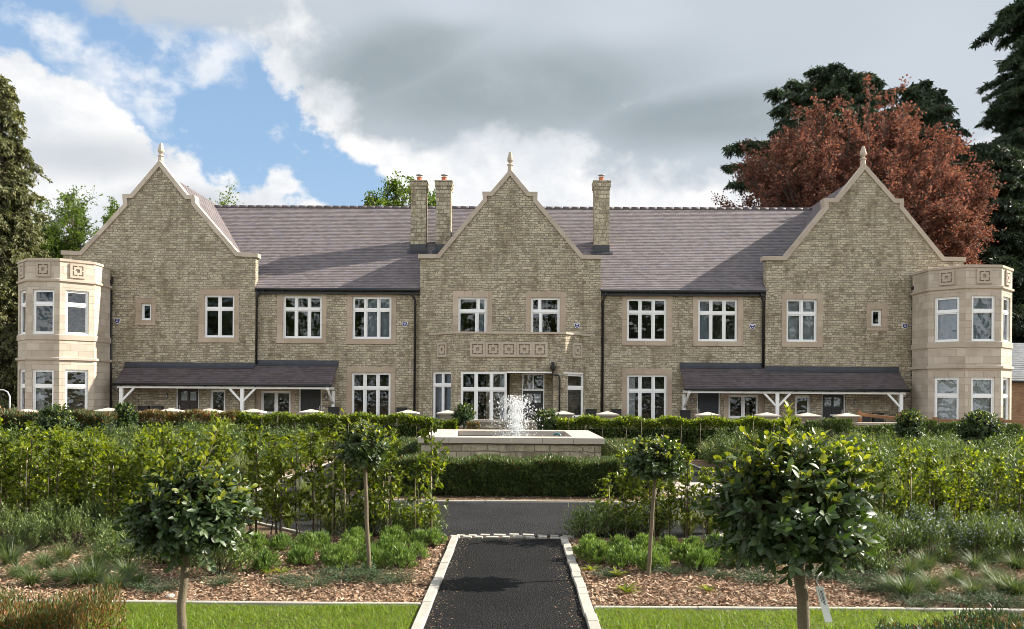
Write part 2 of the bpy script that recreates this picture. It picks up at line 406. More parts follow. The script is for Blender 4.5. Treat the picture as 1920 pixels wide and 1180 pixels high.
def ashlar(name, bw=.62, rh=.30, col=((.395, .335, .27), (.50, .435, .36)), joint=(.30, .24, .185)):
    m, t, p, o = newmat(name); uv = coord(t, 'UV'); c1, fac = brick_tex(t, uv, bw, rh, .005, .1)
    base = ramp(t, c1, [(0, col[0]), (.6, tuple((a + b) / 2 for a, b in zip(*col))), (1, col[1])])
    n1, _ = noise(t, uv, 1.1, 4); base = mix(t, .7, base, ramp(t, n1, [(.3, (.76, .74, .72)), (.45, (.95, .94, .93)), (.6, (1.06, 1.06, 1.06))]), 'MULTIPLY')
    n2, _ = noise(t, uv, 60, 3); base = mix(t, .35, base, ramp(t, n2, [(.3, (.85, .85, .85)), (.7, (1.1, 1.1, 1.1))]), 'MULTIPLY')
    t.links.new(mix(t, fac, base, joint), p.inputs['Base Color']); p.inputs['Roughness'].default_value = .85; p.inputs['Specular IOR Level'].default_value = .25
    h = math_(t, 'ADD', math_(t, 'SUBTRACT', 1.0, fac), math_(t, 'MULTIPLY', n2, .2)); bump(t, p, h, .005); return m
def tile_mat(name, c=((.124, .104, .104), (.185, .157, .156)), bw=.25, rh=.17):
    m, t, p, o = newmat(name); uv = coord(t, 'UV'); c1, fac = brick_tex(t, uv, bw, rh, .006, .1)
    base = ramp(t, c1, [(0, c[0]), (.45, tuple((a + b) / 2 for a, b in zip(*c))), (.8, c[1]), (1, (c[1][0] * .8, c[1][1] * .85, c[1][2] * 1.0))])
    n1, _ = noise(t, uv, .8, 4); base = mix(t, .7, base, ramp(t, n1, [(.3, (.90, .90, .92)), (.65, (1.06, 1.05, 1.04))]), 'MULTIPLY')
    n2, _ = noise(t, uv, 30, 3); base = mix(t, .4, base, ramp(t, n2, [(.3, (.8, .8, .8)), (.7, (1.15, 1.15, 1.15))]), 'MULTIPLY')
    t.links.new(mix(t, math_(t, 'MULTIPLY', fac, .45), base, (.045, .04, .04)), p.inputs['Base Color']); p.inputs['Roughness'].default_value = .62; p.inputs['Specular IOR Level'].default_value = .45
    bump(t, p, math_(t, 'ADD', math_(t, 'SUBTRACT', 1.0, fac), math_(t, 'MULTIPLY', c1, .5)), .004); return m
def leaf_mat(name, cols, trans=.35, rough=.45, tcol=None, spec=.5, objvar=True):
    """cols: list of base colours; every leaf draws its own one"""
    m, t, p, o = newmat(name); g = t.nodes.new('ShaderNodeNewGeometry'); r = g.outputs['Random Per Island']
    k = len(cols); col = ramp(t, r, [(i / max(1, k - 1), c) for i, c in enumerate(cols)])
    if objvar:
        oi = t.nodes.new('ShaderNodeObjectInfo'); col = mix(t, .6, col, ramp(t, oi.outputs['Random'], [(0, (.78, .84, .8)), (.5, (1, 1, 1)), (1, (1.15, 1.08, .9))]), 'MULTIPLY')
    t.links.new(col, p.inputs['Base Color']); p.inputs['Roughness'].default_value = rough; p.inputs['Specular IOR Level'].default_value = spec
    tr = t.nodes.new('ShaderNodeBsdfTranslucent'); tm = tcol or (1.5, 1.55, .55)
    t.links.new(mix(t, 1.0, col, tm, 'MULTIPLY'), tr.inputs[0])
    ms = t.nodes.new('ShaderNodeMixShader'); ms.inputs[0].default_value = trans
    t.links.new(p.outputs[0], ms.inputs[1]); t.links.new(tr.outputs[0], ms.inputs[2]); t.links.new(ms.outputs[0], o.inputs[0]); return m

M = {}
M['rubble'] = stone_rubble('rubble_stone')
M['chimstone'] = stone_rubble('chimney_stone', .36, .19)
M['pondstone'] = stone_rubble('pond_stone', .48, .142)
M['ashlar'] = ashlar('ashlar_stone')
M['dress'] = ashlar('dressed_stone', 1.1, 5.0, ((.36, .285, .215), (.46, .375, .29)))
M['coping'] = ashlar('coping_stone', 9, 9, ((.40, .335, .27), (.49, .42, .345)))
M['pale'] = ashlar('pale_stone', 9, 9, ((.44, .38, .32), (.53, .465, .40)))
M['tile'] = tile_mat('roof_tile')
M['slate'] = tile_mat('porch_tile', ((.075, .06, .06), (.12, .095, .098)))
M['white'] = simple('white_paint', (.78, .78, .77), .4, .04, 3)
M['black'] = simple('black_gutter', (.012, .012, .014), .35, .3, 4)
M['lead'] = simple('lead_flashing', (.045, .050, .060), .55, .45, 3, .2, .004)
M['leadblk'] = simple('dark_lead', (.03, .032, .036), .5, .4, 4, 0, .003)
M['doorblk'] = simple('black_door', (.011, .011, .013), .5, .3, 4)
M['doorbrn'] = simple('brown_door', (.022, .012, .009), .5, .3, 4)
M['doorblue'] = simple('navy_door', (.014, .017, .026), .5, .3, 4)
M['terra'] = simple('terracotta', (.42, .13, .06), .7, .2, 9)
M['steel'] = simple('steel', (.45, .45, .46), .3, .1, 5, .9)
M['blue'] = simple('alarm_blue', (.012, .022, .16), .35, .1, 5)
M['curtain'] = simple('curtain_cloth', (.52, .53, .55), .9, .15, 4)
M['blind'] = simple('blind_cloth', (.30, .33, .38), .9, .1, 4)
M['wood'] = simple('fence_timber', (.26, .13, .055), .75, .35, 5, 0, .004)
M['galv'] = simple('galvanised', (.55, .55, .56), .4, .15, 6, .6)
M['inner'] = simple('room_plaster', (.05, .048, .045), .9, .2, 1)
M['kerbst'] = simple('kerb_stone', (.36, .335, .29), .9, .38, 5, 0, .004)
M['brickred'] = ashlar('brown_brick', .225, .075, ((.20, .115, .065), (.30, .18, .105)), (.22, .18, .14))
M['teal'] = simple('teal_hose', (.05, .16, .17), .4, .15, 5)
M['bark'] = simple('bark', (.07, .058, .045), .9, .4, 3, 0, .02)
M['barkred'] = simple('bark_cedar', (.10, .065, .045), .9, .4, 3, 0, .02)
M['stem'] = simple('stem_bark', (.125, .10, .062), .85, .55, 9, 0, .006)
M['stemdk'] = simple('twig_bark', (.06, .042, .028), .85, .3, 12)
M['cane'] = simple('cane', (.38, .30, .20), .8, .3, 9)
def glass():
    m, t, p, o = newmat('window_glass'); t.nodes.remove(p)
    tr = t.nodes.new('ShaderNodeBsdfTransparent'); tr.inputs[0].default_value = (.80, .84, .84, 1)
    gl = t.nodes.new('ShaderNodeBsdfGlossy'); gl.inputs['Roughness'].default_value = 0.01; gl.inputs[0].default_value = (.9, .95, 1, 1)
    f = t.nodes.new('ShaderNodeFresnel'); f.inputs[0].default_value = 1.52
    n, _ = noise(t, coord(t), 1.6, 2); b = t.nodes.new('ShaderNodeBump'); b.inputs['Distance'].default_value = .035; t.links.new(n, b.inputs['Height']); t.links.new(b.outputs[0], gl.inputs['Normal'])
    ms = t.nodes.new('ShaderNodeMixShader'); t.links.new(math_(t, 'MULTIPLY', f.outputs[0], 1.7, clamp=True), ms.inputs[0])
    t.links.new(tr.outputs[0], ms.inputs[1]); t.links.new(gl.outputs[0], ms.inputs[2]); t.links.new(ms.outputs[0], o.inputs[0]); return m
M['glass'] = glass()
# ============================================================ the terrace
B = empty('terraced_house', (0, D0, 0), YAW)
tag(B, 'long three-gabled stone terrace with purple-brown tiled roof and octagonal corner towers', 'house')
VG = -0.18                                     # gable fronts stand forward of the main wall
FM = Fr(0, 0, 0); FG = Fr(0, VG, 0)

def wall_grid(mb, a0, a1, z0, z1, fr, holes=(), reveal=0.0, mi=0):
    A = sorted({a0, a1, *[x for h in holes for x in h[:2] if a0 < x < a1]}); Z = sorted({z0, z1, *[x for h in holes for x in h[2:4] if z0 < x < z1]})
    for i in range(len(A) - 1):
        for j in range(len(Z) - 1):
            ca, cz = (A[i] + A[i + 1]) / 2, (Z[j] + Z[j + 1]) / 2
            if any(h[0] < ca < h[1] and h[2] < cz < h[3] for h in holes): continue
            mb.face([fr.P(A[i], 0, Z[j]), fr.P(A[i + 1], 0, Z[j]), fr.P(A[i + 1], 0, Z[j + 1]), fr.P(A[i], 0, Z[j + 1])], mi=mi)
    for h in holes:
        r = h[4] if len(h) > 4 else reveal
        if r:
            b0, b1, y0, y1 = h[:4]; P = fr.P
            mb.face([P(b0, 0, y0), P(b0, 0, y1), P(b0, r, y1), P(b0, r, y0)], mi=mi); mb.face([P(b1, 0, y1), P(b1, 0, y0), P(b1, r, y0), P(b1, r, y1)], mi=mi)
            mb.face([P(b0, 0, y1), P(b1, 0, y1), P(b1, r, y1), P(b0, r, y1)], mi=mi); mb.face([P(b1, 0, y0), P(b0, 0, y0), P(b0, r, y0), P(b1, r, y0)], mi=mi)

def surround(a0, a1, z0, z1, f, fr, par, sill=True):
    """dressed stone blocks round a window; f = inner (frame) extents; no sill when it runs to the ground"""
    b0, b1, y0, y1 = f; g = .0035; mb = MB(); pr = -.014; dp = .17
    zm = (y0 + y1) / 2 if sill else y1 - .9
    lo = y0 if sill else 0
    for s0, s1 in ((a0, b0), (b1, a1)):
        mb.box(s0, s1, pr, dp, lo, zm - g, fr); mb.box(s0, s1, pr, dp, zm + g, y1 - g, fr)
    am = (a0 + a1) / 2
    if a1 - a0 > 1.2: mb.box(a0, am - g, pr, dp, y1, z1, fr); mb.box(am + g, a1, pr, dp, y1, z1, fr)
    else: mb.box(a0, a1, pr, dp, y1, z1, fr)
    if sill:
        s = pr - .03
        if a1 - a0 > 1.2: mb.box(a0 - .005, am - g, s, dp, z0, y0 - g, fr); mb.box(am + g, a1 + .005, s, dp, z0, y0 - g, fr)
        else: mb.box(a0 - .005, a1 + .005, s, dp, z0, y0 - g, fr)
    o = mb.build('surround', M['dress'], par); return o

def window(f, fr, cols, tz=None, sur=None, sill=True, curtain=None, d=.085, par=None, low=None, open_bottom=False):
    """casement window: f = (a0,a1,z0,z1); cols = mullion fractions; tz = transom height"""
    a0, a1, z0, z1 = f; mb = MB(); fw = .055; D = .07; gl = MB()
    mb.box(a0, a0 + fw, d, d + D, z0, z1, fr); mb.box(a1 - fw, a1, d, d + D, z0, z1, fr)
    mb.box(a0 + fw, a1 - fw, d, d + D, z1 - fw, z1, fr); mb.box(a0 + fw, a1 - fw, d, d + D, z0, z0 + fw, fr)
    mb.box(a0 - .01, a1 + .01, d - .05, d - .001, z0, z0 + .035, fr)          # little projecting cill
    rows = [(z0 + fw, z1 - fw)]
    if tz:
        mb.box(a0 + fw, a1 - fw, d - .004, d + D, tz - .045, tz + .045, fr); rows = [(z0 + fw, tz - .045), (tz + .045, z1 - fw)]
    def lights(rw, cl):
        E = [a0 + fw] + [a0 + (a1 - a0) * c for c in cl] + [a1 - fw]
        r0, r1 = rw
        for c in E[1:-1]: mb.box(c - .03, c + .03, d + .003, d + D, r0, r1, fr)
        for i in range(len(E) - 1):
            l0 = E[i] + (.03 if i else 0); l1 = E[i + 1] - (.03 if i < len(E) - 2 else 0); sw = .048; sd = d + .018
            e = .004
            mb.box(l0 + e, l0 + sw, sd, d + D - .003, r0 + e, r1 - e, fr); mb.box(l1 - sw, l1 - e, sd, d + D - .003, r0 + e, r1 - e, fr)
            mb.box(l0 + sw, l1 - sw, sd, d + D - .003, r0 + e, r0 + sw, fr); mb.box(l0 + sw, l1 - sw, sd, d + D - .003, r1 - sw, r1 - e, fr)
            gd = d + .05
            gl.face([fr.P(l0 + sw - .005, gd, r0 + sw - .005), fr.P(l1 - sw + .005, gd, r0 + sw - .005), fr.P(l1 - sw + .005, gd, r1 - sw + .005), fr.P(l0 + sw - .005, gd, r1 - sw + .005)])
    lights(rows[0], low if low is not None else cols)
    if len(rows) > 1: lights(rows[1], cols)
    o = mb.build('window', M['white'], par or B)
    gl.build('pane', M['glass'], o)
    if sur: surround(*sur, f, fr, o, sill)
    if curtain:
        kind, c0, c1 = curtain; cb = MB(); n = 26; aa0 = a0 + (a1 - a0) * c0; aa1 = a0 + (a1 - a0) * c1; dd = d + D + .12
        if kind == 'blind':
            k = int((z1 - z0) / .05)
            for i in range(k):
                z = z0 + (z1 - z0) * i / k; cb.face([fr.P(aa0, dd, z), fr.P(aa1, dd, z), fr.P(aa1, dd + .02, z + .046), fr.P(aa0, dd + .02, z + .046)])
            cb.build('blind', M['curtain'], o)
        else:
            pts = [(aa0 + (aa1 - aa0) * i / n, dd + .03 * math.sin(i * 2.1) + .012 * math.sin(i * 5.3)) for i in range(n + 1)]
            for (p, q), (r, s_) in zip(pts, pts[1:]): cb.face([fr.P(p, q, z0), fr.P(r, s_, z0), fr.P(r, s_, z1), fr.P(p, q, z1)], smooth=True)
            cb.build('curtain', M['blind'] if kind == 'grey' else M['curtain'], o)
    return o

def door(f, fr, mat, glazed=True, par=None, transom=None, d=.10, handle='r'):
    a0, a1, z0, z1 = f; jw = .05; mb = MB()
    mb.box(a0, a0 + jw, d - .04, d + .08, z0, z1, fr); mb.box(a1 - jw, a1, d - .04, d + .08, z0, z1, fr); mb.box(a0 + jw, a1 - jw, d - .04, d + .08, z1 - jw, z1, fr)
    zt = z1 - jw
    if transom:
        mb.box(a0 + jw, a1 - jw, d - .02, d + .08, transom - .05, transom + .03, fr); mb.box((a0 + a1) / 2 - .03, (a0 + a1) / 2 + .03, d, d + .06, transom + .03, zt, fr)
    mb.box(a0 + jw, a1 - jw, d - .06, d + .08, z0, z0 + .05, fr)
    o = mb.build('door', M['white'], par or B)
    if transom:
        g = MB(); g.face([fr.P(a0 + jw, d + .03, transom + .03), fr.P(a1 - jw, d + .03, transom + .03), fr.P(a1 - jw, d + .03, zt), fr.P(a0 + jw, d + .03, zt)]); g.build('pane', M['glass'], o); zt = transom - .05
    l0, l1, b0, b1 = a0 + jw + .003, a1 - jw - .003, z0 + .052, zt - .003; m = (l0 + l1) / 2; st = .11; lf = MB(); D0_, D1_ = d + .01, d + .055
    zg = b1 - .12 - .42; zmid = b0 + .2
    for s0, s1 in ((l0, l0 + st), (m - .045, m + .045), (l1 - st, l1)): lf.box(s0, s1, D0_, D1_, b0, b1, fr)
    for p0, p1 in ((l0 + st, m - .045), (m + .045, l1 - st)):
        lf.box(p0, p1, D0_, D1_, b1 - .12, b1, fr); lf.box(p0, p1, D0_, D1_, zg - .10, zg, fr); lf.box(p0, p1, D0_, D1_, b0, b0 + .2, fr)
        if not glazed: lf.box(p0, p1, D0_ + .018, D1_, zg, b1 - .12, fr)
        lf.box(p0, p1, D0_ + .018, D1_, b0 + .2, zg - .10, fr); lf.box(p0 + .035, p1 - .035, D0_ + .007, D0_ + .018, b0 + .24, zg - .14, fr)
    lf.build('door_leaf', mat, o)
    if glazed:
        g = MB()
        for p0, p1 in ((l0 + st, m - .045), (m + .045, l1 - st)): g.face([fr.P(p0, D1_ - .02, zg), fr.P(p1, D1_ - .02, zg), fr.P(p1, D1_ - .02, b1 - .12), fr.P(p0, D1_ - .02, b1 - .12)])
        g.build('glazing', M['glass'], o)
        c = MB()
        for p0, p1 in ((l0 + st, m - .045), (m + .045, l1 - st)):
            for i in range(6):
                x0 = p0 + (p1 - p0) * i / 6; x1 = p0 + (p1 - p0) * (i + 1) / 6; e = .012 * (i % 2); c.face([fr.P(x0, D1_ + .05 + e, zg), fr.P(x1, D1_ + .062 - e, zg), fr.P(x1, D1_ + .062 - e, b1 - .14), fr.P(x0, D1_ + .05 + e, b1 - .14)])
        c.build('curtain', M['curtain'], o)
    hx = l1 - .06 if handle == 'r' else l0 + .06; h = MB()
    h.box(hx - .018, hx + .018, D0_ - .012, D0_ - .001, b0 + .9, b0 + 1.12, fr); h.tube([fr.P(hx, D0_ - .012, b0 + 1.02), fr.P(hx, D0_ - .05, b0 + 1.02), fr.P(hx + (-.11 if handle == 'r' else .11), D0_ - .055, b0 + 1.02)], .009, 6)
    h.build('handle', M['steel'], o)
    lp = MB(); lp.box(m - .13, m + .13, D0_ - .012, D0_ - .001, b0 + .86, b0 + .92, fr); lp.build('letter_plate', M['steel'], o)
    return o

def courses(mb, P0, P1, Q0, Q1, gauge=.17, t=.012, mi=0):
    """tiled slope: P0-P1 the eave (left to right from outside), Q0-Q1 the top edge; each course a lapped strip"""
    P0, P1, Q0, Q1 = map(Vector, (P0, P1, Q0, Q1)); n = (P1 - P0).cross(Q0 - P0).normalized(); L = (Q0 - P0).length; k = max(1, round(L / gauge)); e = (P1 - P0).normalized()
    def pt(a, b, s): return a + (b - a) * s
    up = (Q0 - P0).normalized()
    for i in range(k):
        s0, s1 = i / k, (i + 1) / k; a, b = pt(P0, Q0, s0), pt(P1, Q1, s0); c, d = pt(P1, Q1, s1), pt(P0, Q0, s1)
        A, Bq = a + n * t, b + n * t
        U = lambda p, v: (e.dot(p), v)
        mb.face([A, Bq, c, d], [U(A, i * gauge + .012), U(Bq, i * gauge + .012), U(c, (i + 1) * gauge - .001), U(d, (i + 1) * gauge - .001)], mi)
        mb.face([a, b, Bq, A], [U(a, i * gauge), U(b, i * gauge), U(Bq, i * gauge + .012), U(A, i * gauge + .012)], mi)

def offset(pl, t):
    """offset an open polyline to its right-hand side by t (mitred)"""
    out = []
    for i, p in enumerate(pl):
        ns = []
        for j in (i - 1, i):
            if 0 <= j < len(pl) - 1:
                dx, dz = pl[j + 1][0] - pl[j][0], pl[j + 1][1] - pl[j][1]; l = math.hypot(dx, dz); ns.append((dz / l, -dx / l))
        if len(ns) == 1: n = ns[0]; s = t
        else:
            n = (ns[0][0] + ns[1][0], ns[0][1] + ns[1][1]); l = math.hypot(*n); n = (n[0] / l, n[1] / l); s = t / max(.45, n[0] * ns[0][0] + n[1] * ns[0][1])
        out.append((p[0] + n[0] * s, p[1] + n[1] * s))
    return out

def gable(px, wl, wr, holes, vg=VG):
    """px = outer coping outline in photo pixels from left foot over apex to right foot; wl, wr = wall edges (pixels)"""
    pl = [Wp(x, y, vg - .07) for x, y in px]; inner = offset(pl, .19); fr = Fr(0, vg, 0)
    cp = MB()
    for i in range(len(pl) - 1):
        a, b, c, d = pl[i], pl[i + 1], inner[i + 1], inner[i]; L = math.hypot(b[0] - a[0], b[1] - a[1]); k = max(1, round(L / .95)); g = .004 / L
        for j in range(k):
            s0, s1 = j / k + (g if j else 0), (j + 1) / k - (g if j < k - 1 else 0)
            q = lambda m, n, s: (m[0] + (n[0] - m[0]) * s, m[1] + (n[1] - m[1]) * s)
            cp.prism([q(d, c, s0), q(d, c, s1), q(a, b, s1), q(a, b, s0)], -.07, .42, fr)
    cp.build('coping', M['coping'], B)
    zf = min(inner[0][1], inner[-1][1]); ul = Wp(wl, 600, vg)[0]; ur = Wp(wr, 600, vg)[0]
    w = MB(); wall_grid(w, ul, ur, 0, zf - .01, fr, holes)
    body = [(ul, zf - .01), (ur, zf - .01), (ur, inner[-1][1])] + inner[-2:0:-1] + [(ul, inner[0][1])]
    # the gable is a strip-wise fan so that it stays planar and clean
    w.face([fr.P(a, 0, z) for a, z in body]); w.face([fr.P(a, .35, z) for a, z in reversed(body)])
    for u, s in ((ul, 1), (ur, -1)):
        for v1, z0_, z1_ in ((1.2, 0, 6.5), (vg + .40, 6.5, zf)):
            q = [(u, vg, z0_), (u, vg, z1_), (u, v1, z1_), (u, v1, z0_)]
            w.face(q if s > 0 else q[::-1])
    w.build('gable_wall', M['rubble'], B)
    ap = max(pl, key=lambda p: p[1])
    # cross roof behind the gable: parallel to the coping, a little lower
    i = max(range(len(pl)), key=lambda k: pl[k][1]); return ul, ur, zf, ap, pl

def finial(u, z, vg=VG):
    m = MB(); cy = vg + .12; r = PI / 8; k = .72
    m.ring(u, cy, [(.20 * k, z - .25), (.17 * k, z + .02), (.15 * k, z + .26 * k), (.20 * k, z + .29 * k), (.20 * k, z + .35 * k), (.09 * k, z + .39 * k)], 8, r)
    m.ring(u, cy, [(.09 * k, z + .39 * k), (.09 * k, z + .44 * k), (.20 * k, z + .58 * k), (.205 * k, z + .70 * k), (.17 * k, z + .82 * k), (.085 * k, z + 1.12 * k), (0, z + 1.16 * k)], 8, r)
    m.build('finial', M['coping'], B)

def ext(x0, x1, y0, y1, v):
    a0, zt = Wp(x0, y0, v); a1, _ = Wp(x1, y0, v); _, zb = Wp((x0 + x1) / 2, y1, v); _, zt = Wp((x0 + x1) / 2, y0, v); return a0, a1, zb, zt

# ---------------- windows, read off the photograph: frame px, surround px, wall plane
def W_(fx, sx, v, **k): return dict(f=ext(*fx, v), s=ext(*sx, v) if sx else None, v=v, **k)
def zof(px, py, v): return Wp(px, py, v)[1]
GL = [W_((264.7, 283.6, 569, 600.5), (254.7, 292.2, 560, 609.5), VG, cols=[]),
      W_((382.8, 439.5, 553, 633), (373, 448.6, 543, 642.5), VG, cols=[.5], tz=579),
      W_((393.5, 422.5, 731.5, 776), None, VG, cols=[])]
ML = [W_((530.5, 603.7, 555, 634.7), (519.6, 612.6, 546.8, 644), 0, cols=[1 / 3, 2 / 3], tz=580),
      W_((660.8, 734, 556.4, 635.6), (650.7, 743, 548, 645.4), 0, cols=[1 / 3, 2 / 3], tz=581, curtain=('grey', .28, 1)),
      W_((659.3, 732.5, 698.5, 812), (650, 741.6, 688, 815), 0, cols=[1 / 3, 2 / 3], tz=728, sill=False),
      W_((488.7, 545, 733.5, 776.5), (479, 553.3, 728, 781), 0, cols=[.5])]
MR = [W_((1175.8, 1250.5, 560, 639.3), (1167, 1261, 551.5, 648.2), 0, cols=[1 / 3, 2 / 3], tz=586),
      W_((1309, 1383.5, 560.8, 640.3), (1299.3, 1393.6, 552.6, 649.3), 0, cols=[1 / 3, 2 / 3], tz=587, curtain=('grey', 0, .3)),
      W_((1175.8, 1250.5, 702.5, 818), (1166.7, 1260, 692.7, 820), 0, cols=[1 / 3, 2 / 3], tz=733, sill=False, curtain=('cloth', 0, .22)),
      W_((1366, 1423, 741, 784.5), (1357, 1432.5, 735.5, 789), 0, cols=[.5])]
GR = [W_((1634, 1653.4, 580, 611), (1625, 1664, 569, 620.3), VG, cols=[]),
      W_((1475, 1532.6, 560.6, 641), (1466, 1542.7, 551, 650.8), VG, cols=[.5], tz=588, curtain=('blind', 0.02, .98)),
      W_((1491, 1519.6, 742, 781.5), None, VG, cols=[])]
GC = [W_((859, 912.5, 557, 632), (849, 923, 546.6, 634), VG, cols=[.70], tz=583.5, low=[.66], sill=False, curtain=('grey', .72, 1)),
      W_((995.8, 1049.8, 557.8, 632), (986.6, 1061, 548, 634), VG, cols=[.30], tz=584, low=[.34], sill=False)]
DOORS_GL = [dict(f=ext(330, 373, 727, 815, VG), v=VG, m='doorbrn', handle='l')]
DOORS_ML = [dict(f=ext(560.6, 603, 728, 812, 0), v=0, m='doorblk', glazed=False, handle='r')]
DOORS_MR = [dict(f=ext(1307, 1350.6, 735, 818, 0), v=0, m='doorblue', glazed=False, handle='l')]
DOORS_GR = [dict(f=ext(1541, 1585.5, 738, 822, VG), v=VG, m='doorblk', handle='r')]
def hole(w):
    if w.get('s'):
        s = w['s']; return (s[0] + .001, s[1] - .001, (s[2] if w.get('sill', True) else 0), s[3], 0)
    return (*w['f'][:4], .16)
def put(ws):
    for w in ws:
        v = w['v']; f = w['f']; fr = Fr(0, v, 0)
        if not w.get('sill', True): f = (f[0], f[1], .12 if v == 0 else 3.85, f[3])
        tz = Wp((960), w['tz'], v)[1] if w.get('tz') else None
        if tz:
            cxp = {id(x): 0 for x in ()}
            tz = w['f'][3] - (w['f'][3] - w['f'][2]) * ((w['tz'] - w['_y'][0]) / (w['_y'][1] - w['_y'][0]))
        s = w['s']
        if s and not w.get('sill', True): s = (s[0], s[1], 0, s[3])
        window(f, fr, w['cols'], tz, s, w.get('sill', True), w.get('curtain'), low=w.get('low'))
for L, ys in ((GL, [(569, 600.5), (553, 633), (0, 1)]), (ML, [(555, 634.7), (556.4, 635.6), (698.5, 812), (0, 1)]), (MR, [(560, 639.3), (560.8, 640.3), (702.5, 818), (0, 1)]),
              (GR, [(0, 1), (560.6, 641), (0, 1)]), (GC, [(557, 632), (557.8, 632)])):
    for w, y in zip(L, ys): w['_y'] = y
def dholes(ds): return [(d['f'][0], d['f'][1], 0, d['f'][3], .16) for d in ds]

# ---------------- gables
gl = gable([(114, 469.5), (149, 471), (230.5, 383), (229, 364), (244, 364), (298.5, 300), (351, 366), (364.5, 366), (366.5, 381), (445.5, 473), (483.5, 475)], 118, 478.5,
           [hole(w) for w in GL] + dholes(DOORS_GL))
gc = gable([(784, 476.7), (820, 476.7), (905.5, 374), (904, 359.5), (920, 359.5), (956.5, 317), (992, 359.8), (1008, 359.8), (1007.5, 375), (1093, 477.5), (1128.5, 478.5)], 787, 1126.5,
           [hole(w) for w in GC])
gr = gable([(1431, 480.5), (1470.5, 480.5), (1546.5, 388), (1545, 371.5), (1568, 372), (1621.5, 306), (1680, 372.5), (1695, 372.5), (1695, 388), (1771, 481.5), (1811.5, 482.5)], 1435.5, 1806,
           [hole(w) for w in GR] + dholes(DOORS_GR))
# the centre gable's lower wall is hidden by the bay; it simply continues down behind it
finial(gl[3][0], gl[3][1]); finial(gc[3][0], gc[3][1]); finial(gr[3][0], gr[3][1])

# ---------------- main walls
uL0, uL1 = gl[1], gc[0]; uR0, uR1 = gc[1], gr[0]
zE = Wp(630, 541, -.28)[1]                       # eave
for a0, a1, ws, ds in ((uL0, uL1, ML, DOORS_ML), (uR0, uR1, MR, DOORS_MR)):
    m = MB(); wall_grid(m, a0, a1, 0, zE + .2, FM, [hole(w) for w in ws] + dholes(ds)); m.build('front_wall', M['rubble'], B)
# ends, back wall and the dim rooms behind the windows
m = MB(); zb = zE + .1
m.box(gl[0] + .01, gr[1] - .01, 11.9, 12.2, 0, zb)
for u in (gl[0], gr[1] - .3): m.box(u, u + .3, 1.2, 11.9, 0, zb)
m.build('rear_wall', M['rubble'], B)
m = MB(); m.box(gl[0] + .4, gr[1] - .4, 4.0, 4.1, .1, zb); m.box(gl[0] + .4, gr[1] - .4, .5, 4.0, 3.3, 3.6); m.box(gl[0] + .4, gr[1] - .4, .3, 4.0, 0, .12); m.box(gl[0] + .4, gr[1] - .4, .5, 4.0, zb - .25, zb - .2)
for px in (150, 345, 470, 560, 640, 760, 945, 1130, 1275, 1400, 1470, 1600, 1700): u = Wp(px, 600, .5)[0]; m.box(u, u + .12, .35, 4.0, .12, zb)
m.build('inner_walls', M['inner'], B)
for L in (GL, ML, MR, GR, GC): put(L)
for d in DOORS_GL + DOORS_ML + DOORS_MR + DOORS_GR:
    f = d['f']; door((f[0], f[1], .08, f[3]), Fr(0, d['v'], 0), M[d['m']], d.get('glazed', True), handle=d['handle'])

# ---------------- main roof
zR = Wp(760, 389.5, 5.9)[1]; vR = 5.9; vE = -.28
tanp = (zR - zE) / (vR - vE)
m = MB(); aL = gl[3][0]; aR = gr[3][0]
uA, uB = aL + .0, aR
aC = gc[3][0]
courses(m, (gl[1], vE, zE), (gc[0], vE, zE), (uA, vR, zR), (aC, vR, zR))
courses(m, (gc[1], vE, zE), (gr[0], vE, zE), (aC, vR, zR), (uB, vR, zR))
m.face([(uB, 2 * vR - vE, zE), (uA, 2 * vR - vE, zE), (uA, vR, zR), (uB, vR, zR)])
# cross roofs behind the three gables
for g, ins in ((gl, 0), (gc, 0), (gr, 0)):
    ua, za = g[3]; za -= .42; ul, ur = g[0] + .1, g[1] - .1
    pl = g[4]; k = max(range(len(pl)), key=lambda j: pl[j][1])
    # slope of the lower coping run
    sl = (pl[2][1] - pl[1][1]) / (pl[2][0] - pl[1][0]); sr = (pl[-3][1] - pl[-2][1]) / (pl[-2][0] - pl[-3][0])
    hl = za - sl * (ua - ul); hr = za - sr * (ur - ua); back = 7.5 if g is gc else 12.2
    if g is gc: za = min(za, zR + .3)
    courses(m, (ul, back, hl), (ul, .18, hl), (ua, back, za), (ua, .18, za))
    courses(m, (ur, .18, hr), (ur, back, hr), (ua, .18, za), (ua, back, za))
roof = m.build('roof', M['tile'], B)
m = MB(); n = int((aR - aL) / .45)
for i in range(n):
    a = aL + .3 + i * .45
    if a > aR - .3: break
    m.tube([(a + .004, vR, zR - .02), (a + .446, vR, zR - .02)], [.115, .105], 10)
m.build('ridge_tile', M['slate'], roof)
# valley gutters (dark lines between main and cross roofs)
# ---------------- eaves gutters
for a0, a1 in ((uL0, uL1), (uR0, uR1)):
    m = MB(); m.box(a0 + .02, a1 - .02, vE + .10, vE + .13, zE - .24, zE - .02)
    m.box(a0 + .02, a1 - .02, vE + .13, -.002, zE - .24, zE - .21)
    m.tube([(a0 + .03, vE - .02, zE - .05), (a1 - .03, vE - .02, zE - .05)], .068, 12)
    k = int((a1 - a0) / .9)
    for i in range(k): a = a0 + .4 + i * .9; m.box(a - .015, a + .015, vE - .095, vE + .1, zE - .15, zE - .10)
    m.build('gutter', M['black'], B)

